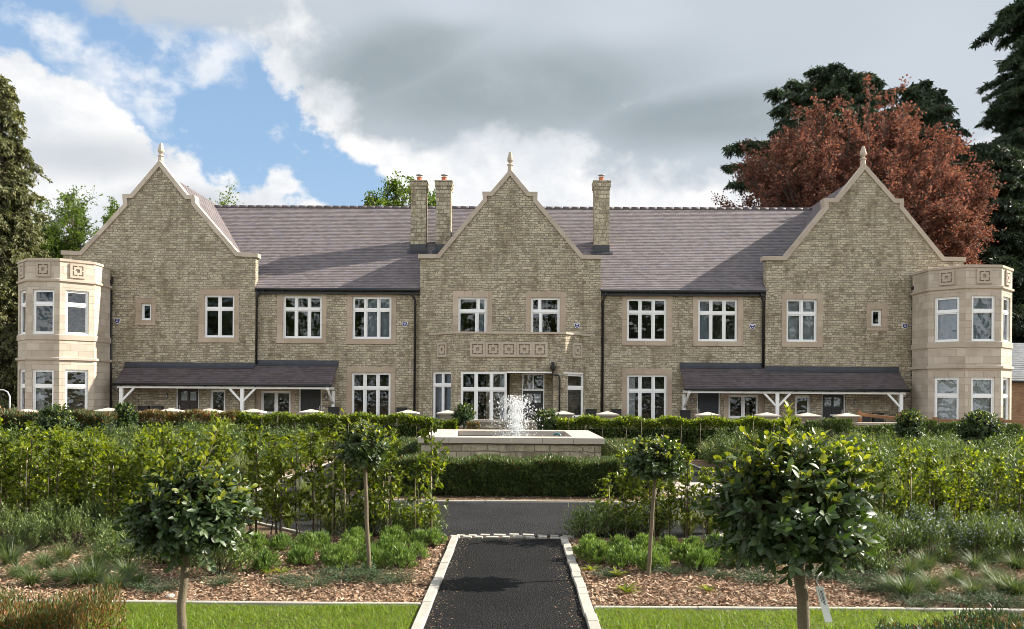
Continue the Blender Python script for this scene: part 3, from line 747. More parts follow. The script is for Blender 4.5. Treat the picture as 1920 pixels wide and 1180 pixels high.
# ---------------- chimneys
def chimney(x0, x1, yt, yb, v=2.3):
    a0 = Wp(x0, 400, v)[0]; a1 = Wp(x1, 400, v)[0]; zt = Wp(x0, yt, v)[1]; zb = zE + (v - .1 - vE) * tanp - .1; w = a1 - a0; dv = .85
    m = MB(); m.box(a0 + .05, a1 - .05, v + .05, v + dv - .05, zb - .3, zt - .42)
    m.box(a0 + .025, a1 - .025, v + .025, v + dv - .025, zt - .42, zt - .30)
    m.box(a0, a1, v, v + dv, zt - .30, zt - .06); m.box(a0 - .02, a1 + .02, v - .02, v + dv + .02, zt - .06, zt)
    c = m.build('chimney', M['chimstone'], roof)
    p = MB(); cx, cy = (a0 + a1) / 2, v + dv / 2
    p.ring(cx, cy, [(.15, zt), (.15, zt + .06), (.125, zt + .08), (.12, zt + .20), (.14, zt + .22), (.14, zt + .25)], 16)
    p.ring(cx, cy, [(.05, zt + .25), (.05, zt + .34)], 8, mi=1); p.ring(cx, cy, [(.17, zt + .34), (.16, zt + .37), (0, zt + .40)], 16, mi=1)
    p.build('chimney_pot', [M['terra'], M['steel']], c)
    # chimney_pot must hang below roof > chimney: three levels, so it is kept as a piece of the chimney's own level
    return c, a0, a1, v, dv
def leadskirt(a0, a1, v, dv):
    f = MB(); zl = zE + (v + .05 - vE) * tanp
    f.box(a0 + .035, a1 - .035, v + .035, v + dv, zl - .2, zl + .34)
    f.face([(a0 - .1, v - .16, zl - .17 + .03), (a1 + .1, v - .16, zl - .17 + .03), (a1 + .1, v + .05, zl + .045), (a0 - .1, v + .05, zl + .045)])
    return f
for (x0, x1, yt, yb) in ((768, 800, 338, 466), (815, 847, 338, 466), (1112.5, 1145, 338.5, 466)):
    c, a0, a1, v, dv = chimney(x0, x1, yt, yb)
    leadskirt(a0, a1, v, dv).build('flashing', M['leadblk'], c)
# chimneys belong to the house itself so that pots and flashings are its sub-parts
for o in list(roof.children):
    if o.name.startswith('chimney'): o.parent = B

# ---------------- pipes
def pipe(x, y0, y1, v, off=.09, swan=0.0, top_v=None, dx=0.0):
    u, z0 = Wp(x, y0, v); _, z1 = Wp(x, y1, v); m = MB(); d = v - off
    pts = []
    if top_v is not None: pts += [(u - dx, top_v, z0), (u - dx, top_v, z0 - .12), (u, d, z0 - .38)]
    else: pts += [(u, d, z0)]
    pts += [(u, d, z1)]; m.tube(pts, .052, 10)
    z = z0 - .6
    while z > z1 + .2: m.tube([(u, d, z), (u, d, z + .07)], .066, 10); m.box(u - .07, u + .07, d, v - .001, z + .02, z + .05); z -= 1.5
    return m
def hopper(x, y, v, off=.12):
    u, z = Wp(x, y, v); m = MB(); d = v - off
    m.ring(u, d, [(.05, z - .22), (.09, z - .14), (.15, z - .10), (.17, z + .02), (.17, z + .06)], 4, PI / 4); m.box(u - .07, u + .07, d - .06, v - .001, z + .06, z + .22); return m
for x, y0, y1, v, tv, dx in ((482.5, 549, 683, 0, vE, -.12), (779, 549, 815, 0, vE, .10), (1130.5, 549, 820, 0, vE, -.10), (1430.5, 551, 690, 0, vE, .14)):
    pipe(x, y0, y1, v, top_v=tv, dx=dx).build('downpipe', M['black'], B)
m = pipe(211, 545, 815, VG, .12); m.build('downpipe', M['black'], B); o = hopper(209.5, 529, VG, .2).build('hopper_head', M['black'], B)
m = pipe(1710.5, 556, 822, VG, .12); m.build('downpipe', M['black'], B); o = hopper(1712, 541, VG, .2).build('hopper_head', M['black'], B)

# ---------------- small fittings on the walls
def alarm(x, y, v):
    u, z = Wp(x, y, v); m = MB(); s = .145
    def shield(k, d0, d1, mi, dz=0.0):
        q = [(-1.0, .62), (-.82, -.05), (-.45, -.72), (0, -.86), (.45, -.72), (.82, -.05), (1.0, .62), (.6, .78), (-.6, .78)]
        m.prism([(u + a * s * k, z + b * s * k + dz) for a, b in q][::1], d0 + v, d1 + v, F0, mi)
    shield(1.0, -.055, -.001, 0); shield(.82, -.066, -.0555, 1)
    m.box(u - .055, u + .055, v - .071, v - .067, z + .035, z + .06, F0, 0); m.box(u - .035, u + .035, v - .071, v - .067, z - .045, z - .015, F0, 0)
    m.build('alarm_box', [M['white'], M['blue']], B)
for x, y, v in ((221, 602.5, VG), (759.3, 608.5, 0), (1081.8, 611, VG), (1410.3, 613, 0), (1696, 612, VG)): alarm(x, y, v)
def wall_light(x, y, v):
    u, z = Wp(x, y, v); m = MB(); m.box(u - .03, u + .03, v - .03, v - .001, z - .03, z + .03); m.tube([(u, v - .07, z - .12), (u, v - .07, z + .12)], .035, 12); m.build('wall_light', M['steel'], B)
for x, y, v in ((313.8, 743, VG), (612, 745.5, 0), (1298, 752, 0), (1602.6, 753.5, VG), (955.5, 599, VG)): wall_light(x, y, v)
def bellpush(x, y, v):
    u, z = Wp(x, y, v); m = MB(); m.box(u - .02, u + .02, v - .02, v - .001, z - .05, z + .05); m.build('bell_push', M['white'], B)
for x, y, v in ((607.5, 765, 0), (1591.5, 774, VG)): bellpush(x, y, v)
def meter(x0, x1, y0, y1, v, dd=.22):
    a0, a1, z0, z1 = ext(x0, x1, y0, y1, v); m = MB(); m.box(a0, a1, v - dd, v - .001, z0, z1 - .03); m.box(a0 - .015, a1 + .015, v - dd - .02, v - .001, z1 - .03, z1); m.box(a0 + .03, a1 - .03, v - dd - .01, v - dd - .001, z0 + .03, z1 - .06)
    m.box((a0 + a1) / 2 - .03, (a0 + a1) / 2 + .03, v - dd - .016, v - dd - .0105, z1 - .16, z1 - .10); m.build('meter_box', M['black'], B)
for x0, x1, y0, y1, v in ((262.8, 281, 761, 777, VG), (288, 307, 761, 777, VG), (617.5, 635.5, 763, 781, 0), (744.5, 763, 764, 783, 0), (1099.5, 1117.5, 767, 785, VG), (1145.5, 1163.5, 767, 785, 0),
                          (1275, 1293, 769, 789, 0), (1608.6, 1628, 774, 792, VG), (1635, 1653.4, 774, 792, VG)): meter(x0, x1, y0, y1, v)

# ---------------- carved fret panel: grooves cut in a stone slab
FRET = ['.............', '.............', '..####.####..', '..#.......#..', '..#.......#..', '..#..###..#..', '.....###.....', '..#..###..#..', '..#.......#..', '..#.......#..', '..####.####..', '.............', '.............']
def fret(mb, a0, a1, z0, z1, fr, d=-.02, g=.035):
    n = 13; dx = (a1 - a0) / n; dz = (z1 - z0) / n; P = fr.P
    R = lambda i, j: 1 if (0 <= i < n and 0 <= j < n and FRET[j][i] == '#') else 0
    for j in range(n):
        for i in range(n):
            dep = d + g * R(i, j); x0, x1 = a0 + i * dx, a0 + (i + 1) * dx; y1 = z1 - j * dz; y0 = y1 - dz
            mb.face([P(x0, dep, y0), P(x1, dep, y0), P(x1, dep, y1), P(x0, dep, y1)])
            if R(i, j):
                if not R(i - 1, j): mb.face([P(x0, d, y0), P(x0, d + g, y0), P(x0, d + g, y1), P(x0, d, y1)])
                if not R(i + 1, j): mb.face([P(x1, d + g, y0), P(x1, d, y0), P(x1, d, y1), P(x1, d + g, y1)])
                if not R(i, j - 1): mb.face([P(x0, d + g, y1), P(x1, d + g, y1), P(x1, d, y1), P(x0, d, y1)])
                if not R(i, j + 1): mb.face([P(x0, d, y0), P(x1, d, y0), P(x1, d + g, y0), P(x0, d + g, y0)])
    for q in ([P(a0, d, z0), P(a0, d, z1), P(a0, .001, z1), P(a0, .001, z0)], [P(a1, d, z1), P(a1, d, z0), P(a1, .001, z0), P(a1, .001, z1)],
              [P(a0, d, z1), P(a1, d, z1), P(a1, .001, z1), P(a0, .001, z1)], [P(a1, d, z0), P(a0, d, z0), P(a0, .001, z0), P(a1, .001, z0)]): mb.face(q)

# ---------------- octagonal corner towers
def tower(xa, xb, d_front, mirror, ys, cur):
    """xa, xb = pixel edges of the front face at local depth v; ys = photo rows read at the front face"""
    v = d_front; a0, a1 = Wp(xa, 560, v)[0], Wp(xb, 560, v)[0]; s = a1 - a0; R = s / (2 * math.sin(PI / 8)); ap = s / 2 / math.tan(PI / 8)
    cx, cy = (a0 + a1) / 2, v + ap; xm = (xa + xb) / 2
    Z = {k: Wp(xm, y, v)[1] for k, y in ys.items()}
    w = MB(); holes_by = []; wins = []
    for k in range(8):
        ang = k * PI / 4 - PI / 2                     # frames turn anticlockwise from the left side face
        # face k: outward direction
        out = -PI / 2 + (k - 2) * PI / 4 + 0          # k = 2 is the front
        th = out + PI / 2
        ox = cx + ap * math.cos(out) - s / 2 * math.cos(th); oy = cy + ap * math.sin(out) - s / 2 * math.sin(th)
        fr = Fr(ox, oy, th)
        vis = k in (1, 2, 3); H = []
        if vis:
            ww = s * .66; b0 = s / 2 - ww / 2; b1 = s / 2 + ww / 2
            H = [(b0, b1, Z['u0'], Z['u1'], .16), (b0, b1, .35, Z['l1'], .16)]
            for h, tz in ((H[0], Z['ut']), (H[1], Z['lt'])): wins.append((h, fr, tz, k))
        wall_grid(w, 0, s, 0, Z['top'] - .05, fr, H)
    w.build('corner_tower', M['ashlar'], B)
    q = PI / 8; k8 = 1 / math.cos(q)
    rr = lambda e: (ap + e) * k8
    t = MB(); t.ring(cx, cy, [(rr(0), Z['top'] - .14), (rr(.05), Z['top'] - .12), (rr(.05), Z['top'] - .02), (rr(-.05), Z['top']), (rr(-.28), Z['top']), (rr(-.28), Z['top'] - .5), (0.0, Z['top'] - .5)], 8, q, cap=False)
    t.build('parapet_coping', M['coping'], B)
    for zc, hh, e in ((Z['s1'], .09, .075), (Z['s2'], .22, .045), (Z['s3'], .10, .085)):
        t = MB(); t.ring(cx, cy, [(rr(0), zc - hh / 2 - .03), (rr(e), zc - hh / 2), (rr(e), zc + hh / 2 - .01), (rr(0), zc + hh / 2 + .02)], 8, q, cap=False); t.build('string_course', M['coping'], B)
    for h, fr, tz, k in wins: window(h[:4], fr, [], tz, curtain=cur(k, h[2] > 2), d=.06)
    p = MB()
    for k in (1, 2, 3):
        out = -PI / 2 + (k - 2) * PI / 4; th = out + PI / 2; ox = cx + ap * math.cos(out) - s / 2 * math.cos(th); oy = cy + ap * math.sin(out) - s / 2 * math.sin(th); fr = Fr(ox, oy, th)
        zc = (Z['top'] + Z['s1']) / 2 - .02; hw = .31; f = MB(); fret(f, s / 2 - hw, s / 2 + hw, zc - hw, zc + hw, fr, -.066, .06); f.build('carved_panel', M['coping'], B)
    return cx, cy, ap
yl = dict(top=484, s1=525, u1=542.5, ut=569.5, u0=626, s2=632, s3=672.5, l1=692.5, lt=724)
yr = dict(top=496.3, s1=538.5, u1=554.5, ut=583, u0=640, s2=646, s3=688.5, l1=707.5, lt=742.5)
vT = -2.84
tower(51, 112, vT, False, yl, lambda k, up: ('cloth', .0, .45) if (k == 2 and not up) else None)
tower(1811, 1878, vT - .05, True, yr, lambda k, up: ('grey', 0, 1) if up else ('cloth', 0, 1))

# ---------------- centre bay with open porch
vF = VG - 1.2
uA = Wp(807.5, 626, VG)[0]; uB = Wp(854.5, 622, vF)[0]; uC = Wp(1060.5, 624, vF)[0]; uD = Wp(1104.5, 628, VG)[0]
zc1 = Wp(957, 622.5, vF)[1]; zl = Wp(957, 697.5, vF)[1]
fL = Fr(uA, VG, math.atan2(vF - VG, uB - uA)); lL = math.hypot(uB - uA, vF - VG)
fRr = Fr(uC, vF, math.atan2(VG - vF, uD - uC)); lR = math.hypot(uD - uC, VG - vF)
fF = Fr(0, vF, 0)
w1 = Wp(864, 700, vF)[0], Wp(950.5, 700, vF)[0]; p1 = Wp(1037.5, 700, vF)[0]
m = MB()
lwin = (.14, lL - .28, 1.0 * 0 + .35, zl + .0); rwin = (.16, lR - .32, .85, zl - .06)
wall_grid(m, 0, lL, 0, zc1 - .09, fL, [(*lwin, .14)]); wall_grid(m, 0, lR, 0, zc1 - .09, fRr, [(*rwin, .14)])
wall_grid(m, uB, uC, 0, zc1 - .09, fF, [(w1[0], w1[1], 0, zl, .14), (w1[1] - .0005, p1, 0, zl, 0)])
# parapet thickness and porch cheeks
m.box(w1[1] + .02, w1[1] + .12, vF + .16, VG, 0, zl, F0, skip='fb'); m.box(p1, p1 + .22, vF + .002, VG, 0, zl, F0, skip='fb')
m.build('bay_wall', M['rubble'], B)
m = MB(); poly = [(uA, VG), (uB, vF), (uC, vF), (uD, VG)]
def poly_off(e):
    c = math.tan(PI / 8) * e; return [(uA - e * 1.4, VG + .0), (uB - c, vF - e), (uC + c, vF - e), (uD + e * 1.4, VG + .0)]
def slab(mb, e0, z0, z1, mi=0):
    q = poly_off(e0); n = len(q)
    mb.face([(x, y, z1) for x, y in q], mi=mi); mb.face([(x, y, z0) for x, y in reversed(q)], mi=mi)
    for i in range(n - 1): (a, b), (c, d) = q[i], q[i + 1]; mb.face([(a, b, z0), (c, d, z0), (c, d, z1), (a, b, z1)], mi=mi)
slab(m, .06, zc1 - .09, zc1); m.build('bay_coping', M['coping'], B)
m = MB(); m.box(w1[1] - .1, p1 + .02, vF + .02, VG, zl, zl + .06); m.build('porch_ceiling', M['white'], B)
m = MB(); m.box(w1[1] + .003, p1 + .003, vF - .012, vF + .05, zl - .05, zl + .012); m.box(-.08, lR * .74, -.03, .05, rwin[3] + .001, rwin[3] + .055, fRr); m.build('lintel', M['white'], B)
window(lwin, fL, [.5], .35 + (zl - .35) * .76, curtain=('grey', 0, .9), d=.06)
window((w1[0], w1[1], .12, zl), fF, [1 / 3, 2 / 3], zl - (zl - .12) * .285, d=.03, sill=False, curtain=('cloth', .84, 1))
window(rwin, fRr, [], rwin[3] - .62, d=.06)
a0, a1, _, zt = ext(979, 1021, 701, 800, VG - .2)
door((a0, a1, .08, min(zt, zl - .01)), Fr(0, VG - .22, 0), M['doorblk'], True, transom=Wp(1000, 731, VG - .2)[1])
m = MB(); wall_grid(m, w1[1], p1, 0, zl, Fr(0, VG - .2, 0), [(a0, a1, 0, min(zt, zl - .01), .1)]); m.build('porch_wall', M['rubble'], B)
m = MB(); x0, x1 = Wp(881, 650, vF)[0], Wp(1027, 650, vF)[0]; zt = Wp(957, 641.5, vF)[1]; zb = Wp(957, 669.5, vF)[1]; pw = (x1 - x0) / 5
for i in range(5):
    f = MB(); fret(f, x0 + i * pw + .003, x0 + (i + 1) * pw - .003, zb, zt, fF, -.072, .07); f.build('carved_panel', M['coping'], B)
for fr, l, c in ((fL, lL, .50), (fRr, lR, .46)):
    f = MB(); fret(f, l * c - .31, l * c + .31, zb + .0, zt, fr, -.072, .07); f.build('carved_panel', M['coping'], B)
m = MB(); u, z = Wp(1036.5, 689, vF); hopper(1036.5, 689, vF).build('hopper_head', M['black'], B)
m.tube([(u, vF - .12, z - .2), (u, vF - .12, z - .32), (u + .26, vF - .12, z - .36), (u + .30, vF - .10, z - .50), (u + .30, vF - .10, .1)], .042, 10); m.build('downpipe', M['black'], B)

# ---------------- the two porch canopies
def canopy(xl, xr, yt_g, xg0, xg1, left):
    """xl, xr: tile edges at the wall; the gable part is lower at the back than the main part"""
    vb = (VG, 0) if left else (0, VG)
    ul, ur = Wp(xl, 690, vb[0])[0], Wp(xr, 690, vb[1])[0]
    step = gl[1] if left else gr[0]
    vf = VG - 1.08
    zb = Wp(*( (420, 720.5) if left else (1500, 730) ), vf)[1]                 # tile edge at the front
    zg = Wp(*yt_g, VG)[1]; sl = (zg - zb) / (VG - vf); zm = zb + sl * (0 - vf)
    par = B; m = MB()
    parts = ((ul, step, VG, zg), (step, ur, 0, zm)) if left else ((ul, step, 0, zm), (step, ur, VG, zg))
    for a, b, v, z in parts:
        courses(m, (a, vf, zb), (b, vf, zb), (a, v, z), (b, v, z), .14, .016)
    m.face([(ul, vf, zb - .03), (ul, vb[0], parts[0][3] - .03), (ur, vb[1], parts[1][3] - .03), (ur, vf, zb - .03)])
    # verge boards close the ends
    for u, v, z in ((ul, vb[0], parts[0][3]), (ur, vb[1], parts[1][3])):
        q = [(u, vf, zb - .07), (u, v, z - .07), (u, v, z + .012), (u, vf, zb + .012)]
        m.face(q if u == ur else q[::-1])
    c = m.build('porch_canopy', M['slate'], par)
    f = MB()
    for a, b, v, z in parts:
        f.box(a - (.02 if a == ul else 0), b + (.03 if b == ur else 0), v - .03, v - .001, z - .02, z + .17); f.face([(a, v - .16, z - .16 * sl + .035), (b, v - .16, z - .16 * sl + .035), (b, v - .03, z + .02), (a, v - .03, z + .02)])
    f.build('flashing', M['lead'], c)
    g = MB(); g.tube([(ul - .06, vf - .05, zb - .03), (ur + .03, vf - .05, zb - .03)], .062, 12); g.box(ul, ur, vf + .01, vf + .03, zb - .10, zb - .005)
    k = int((ur - ul) / .75)
    for i in range(k): a = ul + .35 + i * .75; g.box(a - .014, a + .014, vf - .12, vf, zb - .115, zb - .08)
    ue = ul if left else ur; sg = 1 if left else -1
    g.tube([(ue, vf - .05, zb - .05), (ue, vf - .05, zb - .22), (ue + sg * .22, vf + .12, zb - .42), (ue + sg * .22, vf + .2, .1)], .036, 8)
    g.build('gutter', M['black'], c)
    w = MB(); ph = .13; zt = zb - .06
    w.box(ul + .12, ur - .12, vf + .05, vf + .05 + ph, zt - .14, zt - .02)     # front beam
    # rafters
    a = ul + .3
    while a < ur - .2:
        v = VG if (a < step) == left else 0.0
        w.prism([(0, 0), (1, 0), (1, 1), (0, 1)][:0] or [(a, 0), (a + .05, 0), (a + .05, .01), (a, .01)], 0, .001, F0) if False else None
        z1 = zb + sl * (v - vf); P = [(a, vf + .18, zb + sl * .18 - .13), (a + .05, vf + .18, zb + sl * .18 - .13), (a + .05, v - .001, z1 - .13), (a, v - .001, z1 - .13)]
        Q = [(x, y, z + .09) for x, y, z in P]; w.face(P[::-1]); w.face([P[0], P[3], Q[3], Q[0]]); w.face([P[2], P[1], Q[1], Q[2]]); a += .45
    w.build('beam', M['white'], c)
    def post(x, braces):
        u = Wp(x, 750, vf + .1)[0]; p = MB(); y0, y1 = vf + .05, vf + .05 + ph; p.box(u - .075, u + .075, y0, y1, .12, zt - .141)
        p.box(u - .10, u + .10, y0 - .02, y1 + .02, 0, .12)
        for sgn in braces:
            q = [(u + sgn * .075, zt - .72), (u + sgn * .075, zt - .60), (u + sgn * .50, zt - .141), (u + sgn * .62, zt - .141)]
            q = q if sgn < 0 else q[::-1]
            # keep the outline anticlockwise as seen from the front
            ar = sum(q[i][0] * q[(i + 1) % 4][1] - q[(i + 1) % 4][0] * q[i][1] for i in range(4)); q = q if ar > 0 else q[::-1]
            p.prism(q, y0 + .02, y1 - .02)
        p.build('post', M['white'], c)
    for x, br in (((227.3, (1,)), (454, (-1, 1))) if left else ((1457.3, (-1, 1)), (1689.5, (-1,)))): post(x, br)
    # wall bracket at the free end: a wall post, a head beam and a curved brace
    e = (ur - .18) if left else (ul + .18); p = MB(); p.box(e - .065, e + .065, -.14, -.001, zt - .95, zt - .2)
    p.box(e - .065, e + .065, vf + .19, -.14, zt - .15, zt - .02)
    pts = [(e, -.14 - .0, zt - .78), (e, -.45, zt - .62), (e, -.85, zt - .36), (e, -1.15, zt - .15)]
    p.tube(pts, .055, 4); p.box(e - .07, e + .07, vf - .0, vf + .05, zt - .16, zt + .04); p.build('bracket', M['white'], c)
    return c
canopy(234.7, 633.4, (420, 687.3), 0, 0, True)
canopy(1275, 1684.2, (1560, 694.5), 0, 0, False)
# ============================================================ ground, roads, edgings
def ground_mat(name, c0, c1, c2, s1=3.0, s2=60.0, bd=.01, rough=.95, spec=.2):
    m, t, p, o = newmat(name); c = coord(t); n1, _ = noise(t, c, s1, 5); n2, _ = noise(t, c, s2, 5, .7)
    col = mix(t, n1, c0, c1); col = mix(t, ramp(t, n2, [(.4, (0, 0, 0)), (.7, (1, 1, 1))]), col, c2)
    t.links.new(col, p.inputs['Base Color']); p.inputs['Roughness'].default_value = rough; p.inputs['Specular IOR Level'].default_value = spec
    bump(t, p, n2, bd); return m
def tarmac(name, base):
    m, t, p, o = newmat(name); c = coord(t); v = t.nodes.new('ShaderNodeTexVoronoi'); v.inputs['Scale'].default_value = 55; t.links.new(c, v.inputs['Vector'])
    n1, _ = noise(t, c, 1.1, 5, .6); n2, _ = noise(t, c, 34, 4, .8)
    col = mix(t, ramp(t, n1, [(.35, (0, 0, 0)), (.65, (1, 1, 1))]), tuple(x * .8 for x in base), tuple(x * 1.35 for x in base))
    sp = ramp(t, v.outputs['Color'], [(.80, (0, 0, 0)), (.95, (1, 1, 1))]); col = mix(t, math_(t, 'MULTIPLY', sp, .5), col, tuple(min(1, x * 4.0) for x in base))
    col = mix(t, .6, col, ramp(t, n2, [(.35, (.35, .35, .35)), (.65, (1.8, 1.8, 1.8))]), 'MULTIPLY')
    t.links.new(col, p.inputs['Base Color']); p.inputs['Roughness'].default_value = .85; p.inputs['Specular IOR Level'].default_value = .15
    bump(t, p, math_(t, 'ADD', math_(t, 'MULTIPLY', v.outputs['Distance'], -1.0), math_(t, 'MULTIPLY', n2, 1.2)), .03); return m
M['soil'] = ground_mat('garden_soil', (.075, .048, .030), (.13, .085, .052), (.20, .135, .085))
M['far'] = ground_mat('far_grass', (.05, .075, .02), (.09, .11, .035), (.05, .06, .02), .3, 8)
M['tarmac'] = tarmac('path_tarmac', (.0125, .0125, .0128)); M['road'] = tarmac('road_tarmac', (.024, .024, .025))
M['lawn'] = ground_mat('lawn_turf', (.035, .055, .012), (.06, .085, .018), (.08, .06, .03), 4, 90)
M['gravel'] = ground_mat('gravel', (.22, .19, .15), (.30, .26, .21), (.12, .10, .08), 1.5, 40)
def sheet(name, pts, z, mat):
    m = MB(); m.face([(x, y, z) for x, y in pts]); o = m.build(name, mat); o['kind'] = 'structure'; return o
def rect(x0, x1, y0, y1): return [(x0, y0), (x1, y0), (x1, y1), (x0, y1)]
sheet('ground', rect(-500, 500, -300, 900), -.02, M['far'])
sheet('forecourt', rect(-40, 40, 27.4, 62), -.012, M['gravel'])
sheet('planting_bed', rect(-34, 34, 7.42, 27.4), -.008, M['soil'])
PXL, PXR = -.70, .70      # path edges (centre drifts very slightly)
pc0, pc1 = (952 - 960) / FPX * 6.75, (957.5 - 960) / FPX * 10.8
def pc(y): return pc0 + (pc1 - pc0) * (y - 6.75) / 4.05
HW = .665
sheet('path', [(pc(2) - HW, 2), (pc(2) + HW, 2), (pc(11) + HW, 10.95), (pc(11) - HW, 10.95)], .004, M['tarmac'])
def octa(hx, y0, y1, c): return [(-hx + c, y0), (hx - c, y0), (hx, y0 + c), (hx, y1 - c), (hx - c, y1), (-hx + c, y1), (-hx, y1 - c), (-hx, y0 + c)]
OUT = octa(4.9, 11.15, 26.4, 2.2); ISL = octa(3.7, 14.62, 23.4, 1.45)
sheet('road', OUT, -.002, M['road'])
sheet('island_bed', ISL, .012, M['soil'])
sheet('paving', [(2.8, 15.9), (4.3, 15.9), (4.5, 18.0), (3.3, 18.0)], .016, M['pale'])
sheet('paving', [(-6.1, 18.4), (-5.0, 18.4), (-5.0, 19.2), (-6.3, 19.2)], .016, M['pale'])
sheet('lawn', [(pc(4) + HW + .09, 3.5), (9, 3.5), (9, 7.36), (pc(7) + HW + .09, 7.36)], .006, M['lawn'])
sheet('lawn', [(-9, 3.5), (pc(4) - HW - .09, 3.5), (pc(7) - HW - .09, 7.42), (-9, 7.42)], .006, M['lawn'])
rs = random.Random(5)
def kerb_run(A, Bq, w, h, L, jit=.004, name='kerb', mat='kerbst', gap=.006):
    """a run of laid edging blocks from A to B"""
    m = MB(); A = Vector((*A, 0)); Bq = Vector((*Bq, 0)); D = (Bq - A); n = max(1, round(D.length / L)); D.normalize(); ang = math.atan2(D.y, D.x); l = (Bq - A).length / n
    for i in range(n):
        o = A + D * (i * l); fr = Fr(o.x + rs.uniform(-jit, jit), o.y + rs.uniform(-jit, jit), ang + rs.uniform(-jit, jit)); hh = h + rs.uniform(-jit, jit)
        c = .006; m.box(gap / 2, l - gap / 2, -w / 2, w / 2, -.1, hh - c, fr)
        q = [fr.P(a, b, z) for a, b, z in ((gap / 2, -w / 2, hh - c), (l - gap / 2, -w / 2, hh - c), (l - gap / 2, w / 2, hh - c), (gap / 2, w / 2, hh - c))]
        t = [fr.P(a, b, z) for a, b, z in ((gap / 2 + c, -w / 2 + c, hh), (l - gap / 2 - c, -w / 2 + c, hh), (l - gap / 2 - c, w / 2 - c, hh), (gap / 2 + c, w / 2 - c, hh))]
        for k in range(4): m.face([q[k], q[(k + 1) % 4], t[(k + 1) % 4], t[k]])
        m.face(t)
    o = m.build(name, M[mat]); o['kind'] = 'structure'; return o
kerb_run((pc(4) - HW - .045, 4.0), (pc(10.9) - HW - .045, 10.95), .09, .035, .9)
kerb_run((pc(4) + HW + .045, 4.0), (pc(10.9) + HW + .045, 10.95), .095, .035, .24, .006)
kerb_run((-9, 7.45), (pc(7.4) - HW - .10, 7.45), .05, .03, .9)
kerb_run((pc(7.4) + HW + .10, 7.39), (9, 7.39), .05, .03, .9)
for i in range(8): kerb_run(ISL[i], ISL[(i + 1) % 8], .055, .03, .9)
for i in range(8):
    if i != 0: kerb_run(OUT[i], OUT[(i + 1) % 8], .06, .02, .9)

# two rows of rough setts across the end of the path
m = MB()
for r, y in enumerate((10.99, 11.13)):
    x = pc(11) - HW - .12 + .07 * r
    while x < pc(11) + HW + .10:
        w = rs.uniform(.13, .21); fr = Fr(x, y + rs.uniform(-.012, .012), rs.uniform(-.08, .08)); h = .014 + rs.uniform(0, .016)
        m.prism([(0, -.05), (w - .02, -.05), (w - .03, h), (.012, h + .004)], -.045, .045, fr); x += w + .01
o = m.build('cobble_strip', M['kerbst']); o['kind'] = 'structure'

# ============================================================ raised pond with its fountain
PX0, PX1, PY0, PY1, PZ = -1.90, 1.90, 17.0, 20.75, 1.0; pcx = -.01
P_ = empty('raised_pond', (pcx, (PY0 + PY1) / 2, 0)); tag(P_, 'square raised stone pond with pale coping in front of the centre gable', 'pond')
dy = (PY1 - PY0) / 2; dx = 1.90; cw = .62
m = MB(); ct = .115
for sy in (-1, 1):
    n = 6; fr = Fr()
    for i in range(n):
        a, b = -dx + 2 * dx * i / n, -dx + 2 * dx * (i + 1) / n
        y0, y1 = (-dy, -dy + cw) if sy < 0 else (dy - cw, dy); m.box(a + .003, b - .003, y0, y1, PZ - ct, PZ)
for sx in (-1, 1):
    n = 3; L = 2 * (dy - cw)
    for i in range(n):
        y0, y1 = -dy + cw + L * i / n, -dy + cw + L * (i + 1) / n; x0, x1 = (-dx, -dx + cw) if sx < 0 else (dx - cw, dx); m.box(x0, x1, y0 + .003, y1 - .003, PZ - ct, PZ)
m.build('coping', M['pale'], P_)
m = MB(); e = .065
m.box(-dx + e, dx - e, -dy + e, -dy + cw - .1, 0, PZ - ct - .001); m.box(-dx + e, dx - e, dy - cw + .1, dy - e, 0, PZ - ct - .001)
m.box(-dx + e, -dx + cw - .1, -dy + cw - .1, dy - cw + .1, 0, PZ - ct - .001, skip='fb'); m.box(dx - cw + .1, dx - e, -dy + cw - .1, dy - cw + .1, 0, PZ - ct - .001, skip='fb')
m.build('pond_wall', M['pondstone'], P_)
wm, t, p, o = newmat('pond_water'); p.inputs['Base Color'].default_value = (.012, .018, .016, 1); p.inputs['Roughness'].default_value = .04; p.inputs['IOR'].default_value = 1.33
cO = coord(t); n1, _ = noise(t, cO, 9, 4); wv = t.nodes.new('ShaderNodeTexWave'); wv.wave_type = 'RINGS'; wv.rings_direction = 'Z'; wv.inputs['Scale'].default_value = 2.4; wv.inputs['Distortion'].default_value = 2.0; t.links.new(cO, wv.inputs['Vector'])
bump(t, p, math_(t, 'ADD', n1, math_(t, 'MULTIPLY', wv.outputs['Fac'], .6)), .03); M['water'] = wm
m = MB(); zW = PZ - .17; m.face([(-dx + .3, -dy + .3, zW), (dx - .3, -dy + .3, zW), (dx - .3, dy - .3, zW), (-dx + .3, dy - .3, zW)]); m.build('water', M['water'], P_)
# fountain: real drops on ballistic paths
dm, t, p, o = newmat('water_drops'); p.inputs['Base Color'].default_value = (.88, .91, .93, 1); p.inputs['Roughness'].default_value = .12; p.inputs['Transmission Weight'].default_value = .25
tr = t.nodes.new('ShaderNodeBsdfTranslucent'); tr.inputs[0].default_value = (1, 1, 1, 1); ms = t.nodes.new('ShaderNodeMixShader'); ms.inputs[0].default_value = .5
t.links.new(p.outputs[0], ms.inputs[1]); t.links.new(tr.outputs[0], ms.inputs[2]); t.links.new(ms.outputs[0], o.inputs[0]); M['drops'] = dm
rng = np.random.default_rng(3)
fx = at(966, 820, 18.85); q = QB(); N = 4200
ph = rng.uniform(0, 1, N) ** .8; sp = np.abs(rng.normal(0, .17, N)) + .015; az = rng.uniform(0, 2 * PI, N); v0 = rng.choice([4.45, 4.1, 3.5, 2.7], N, p=[.3, .25, .25, .2]) * rng.uniform(.92, 1.02, N)
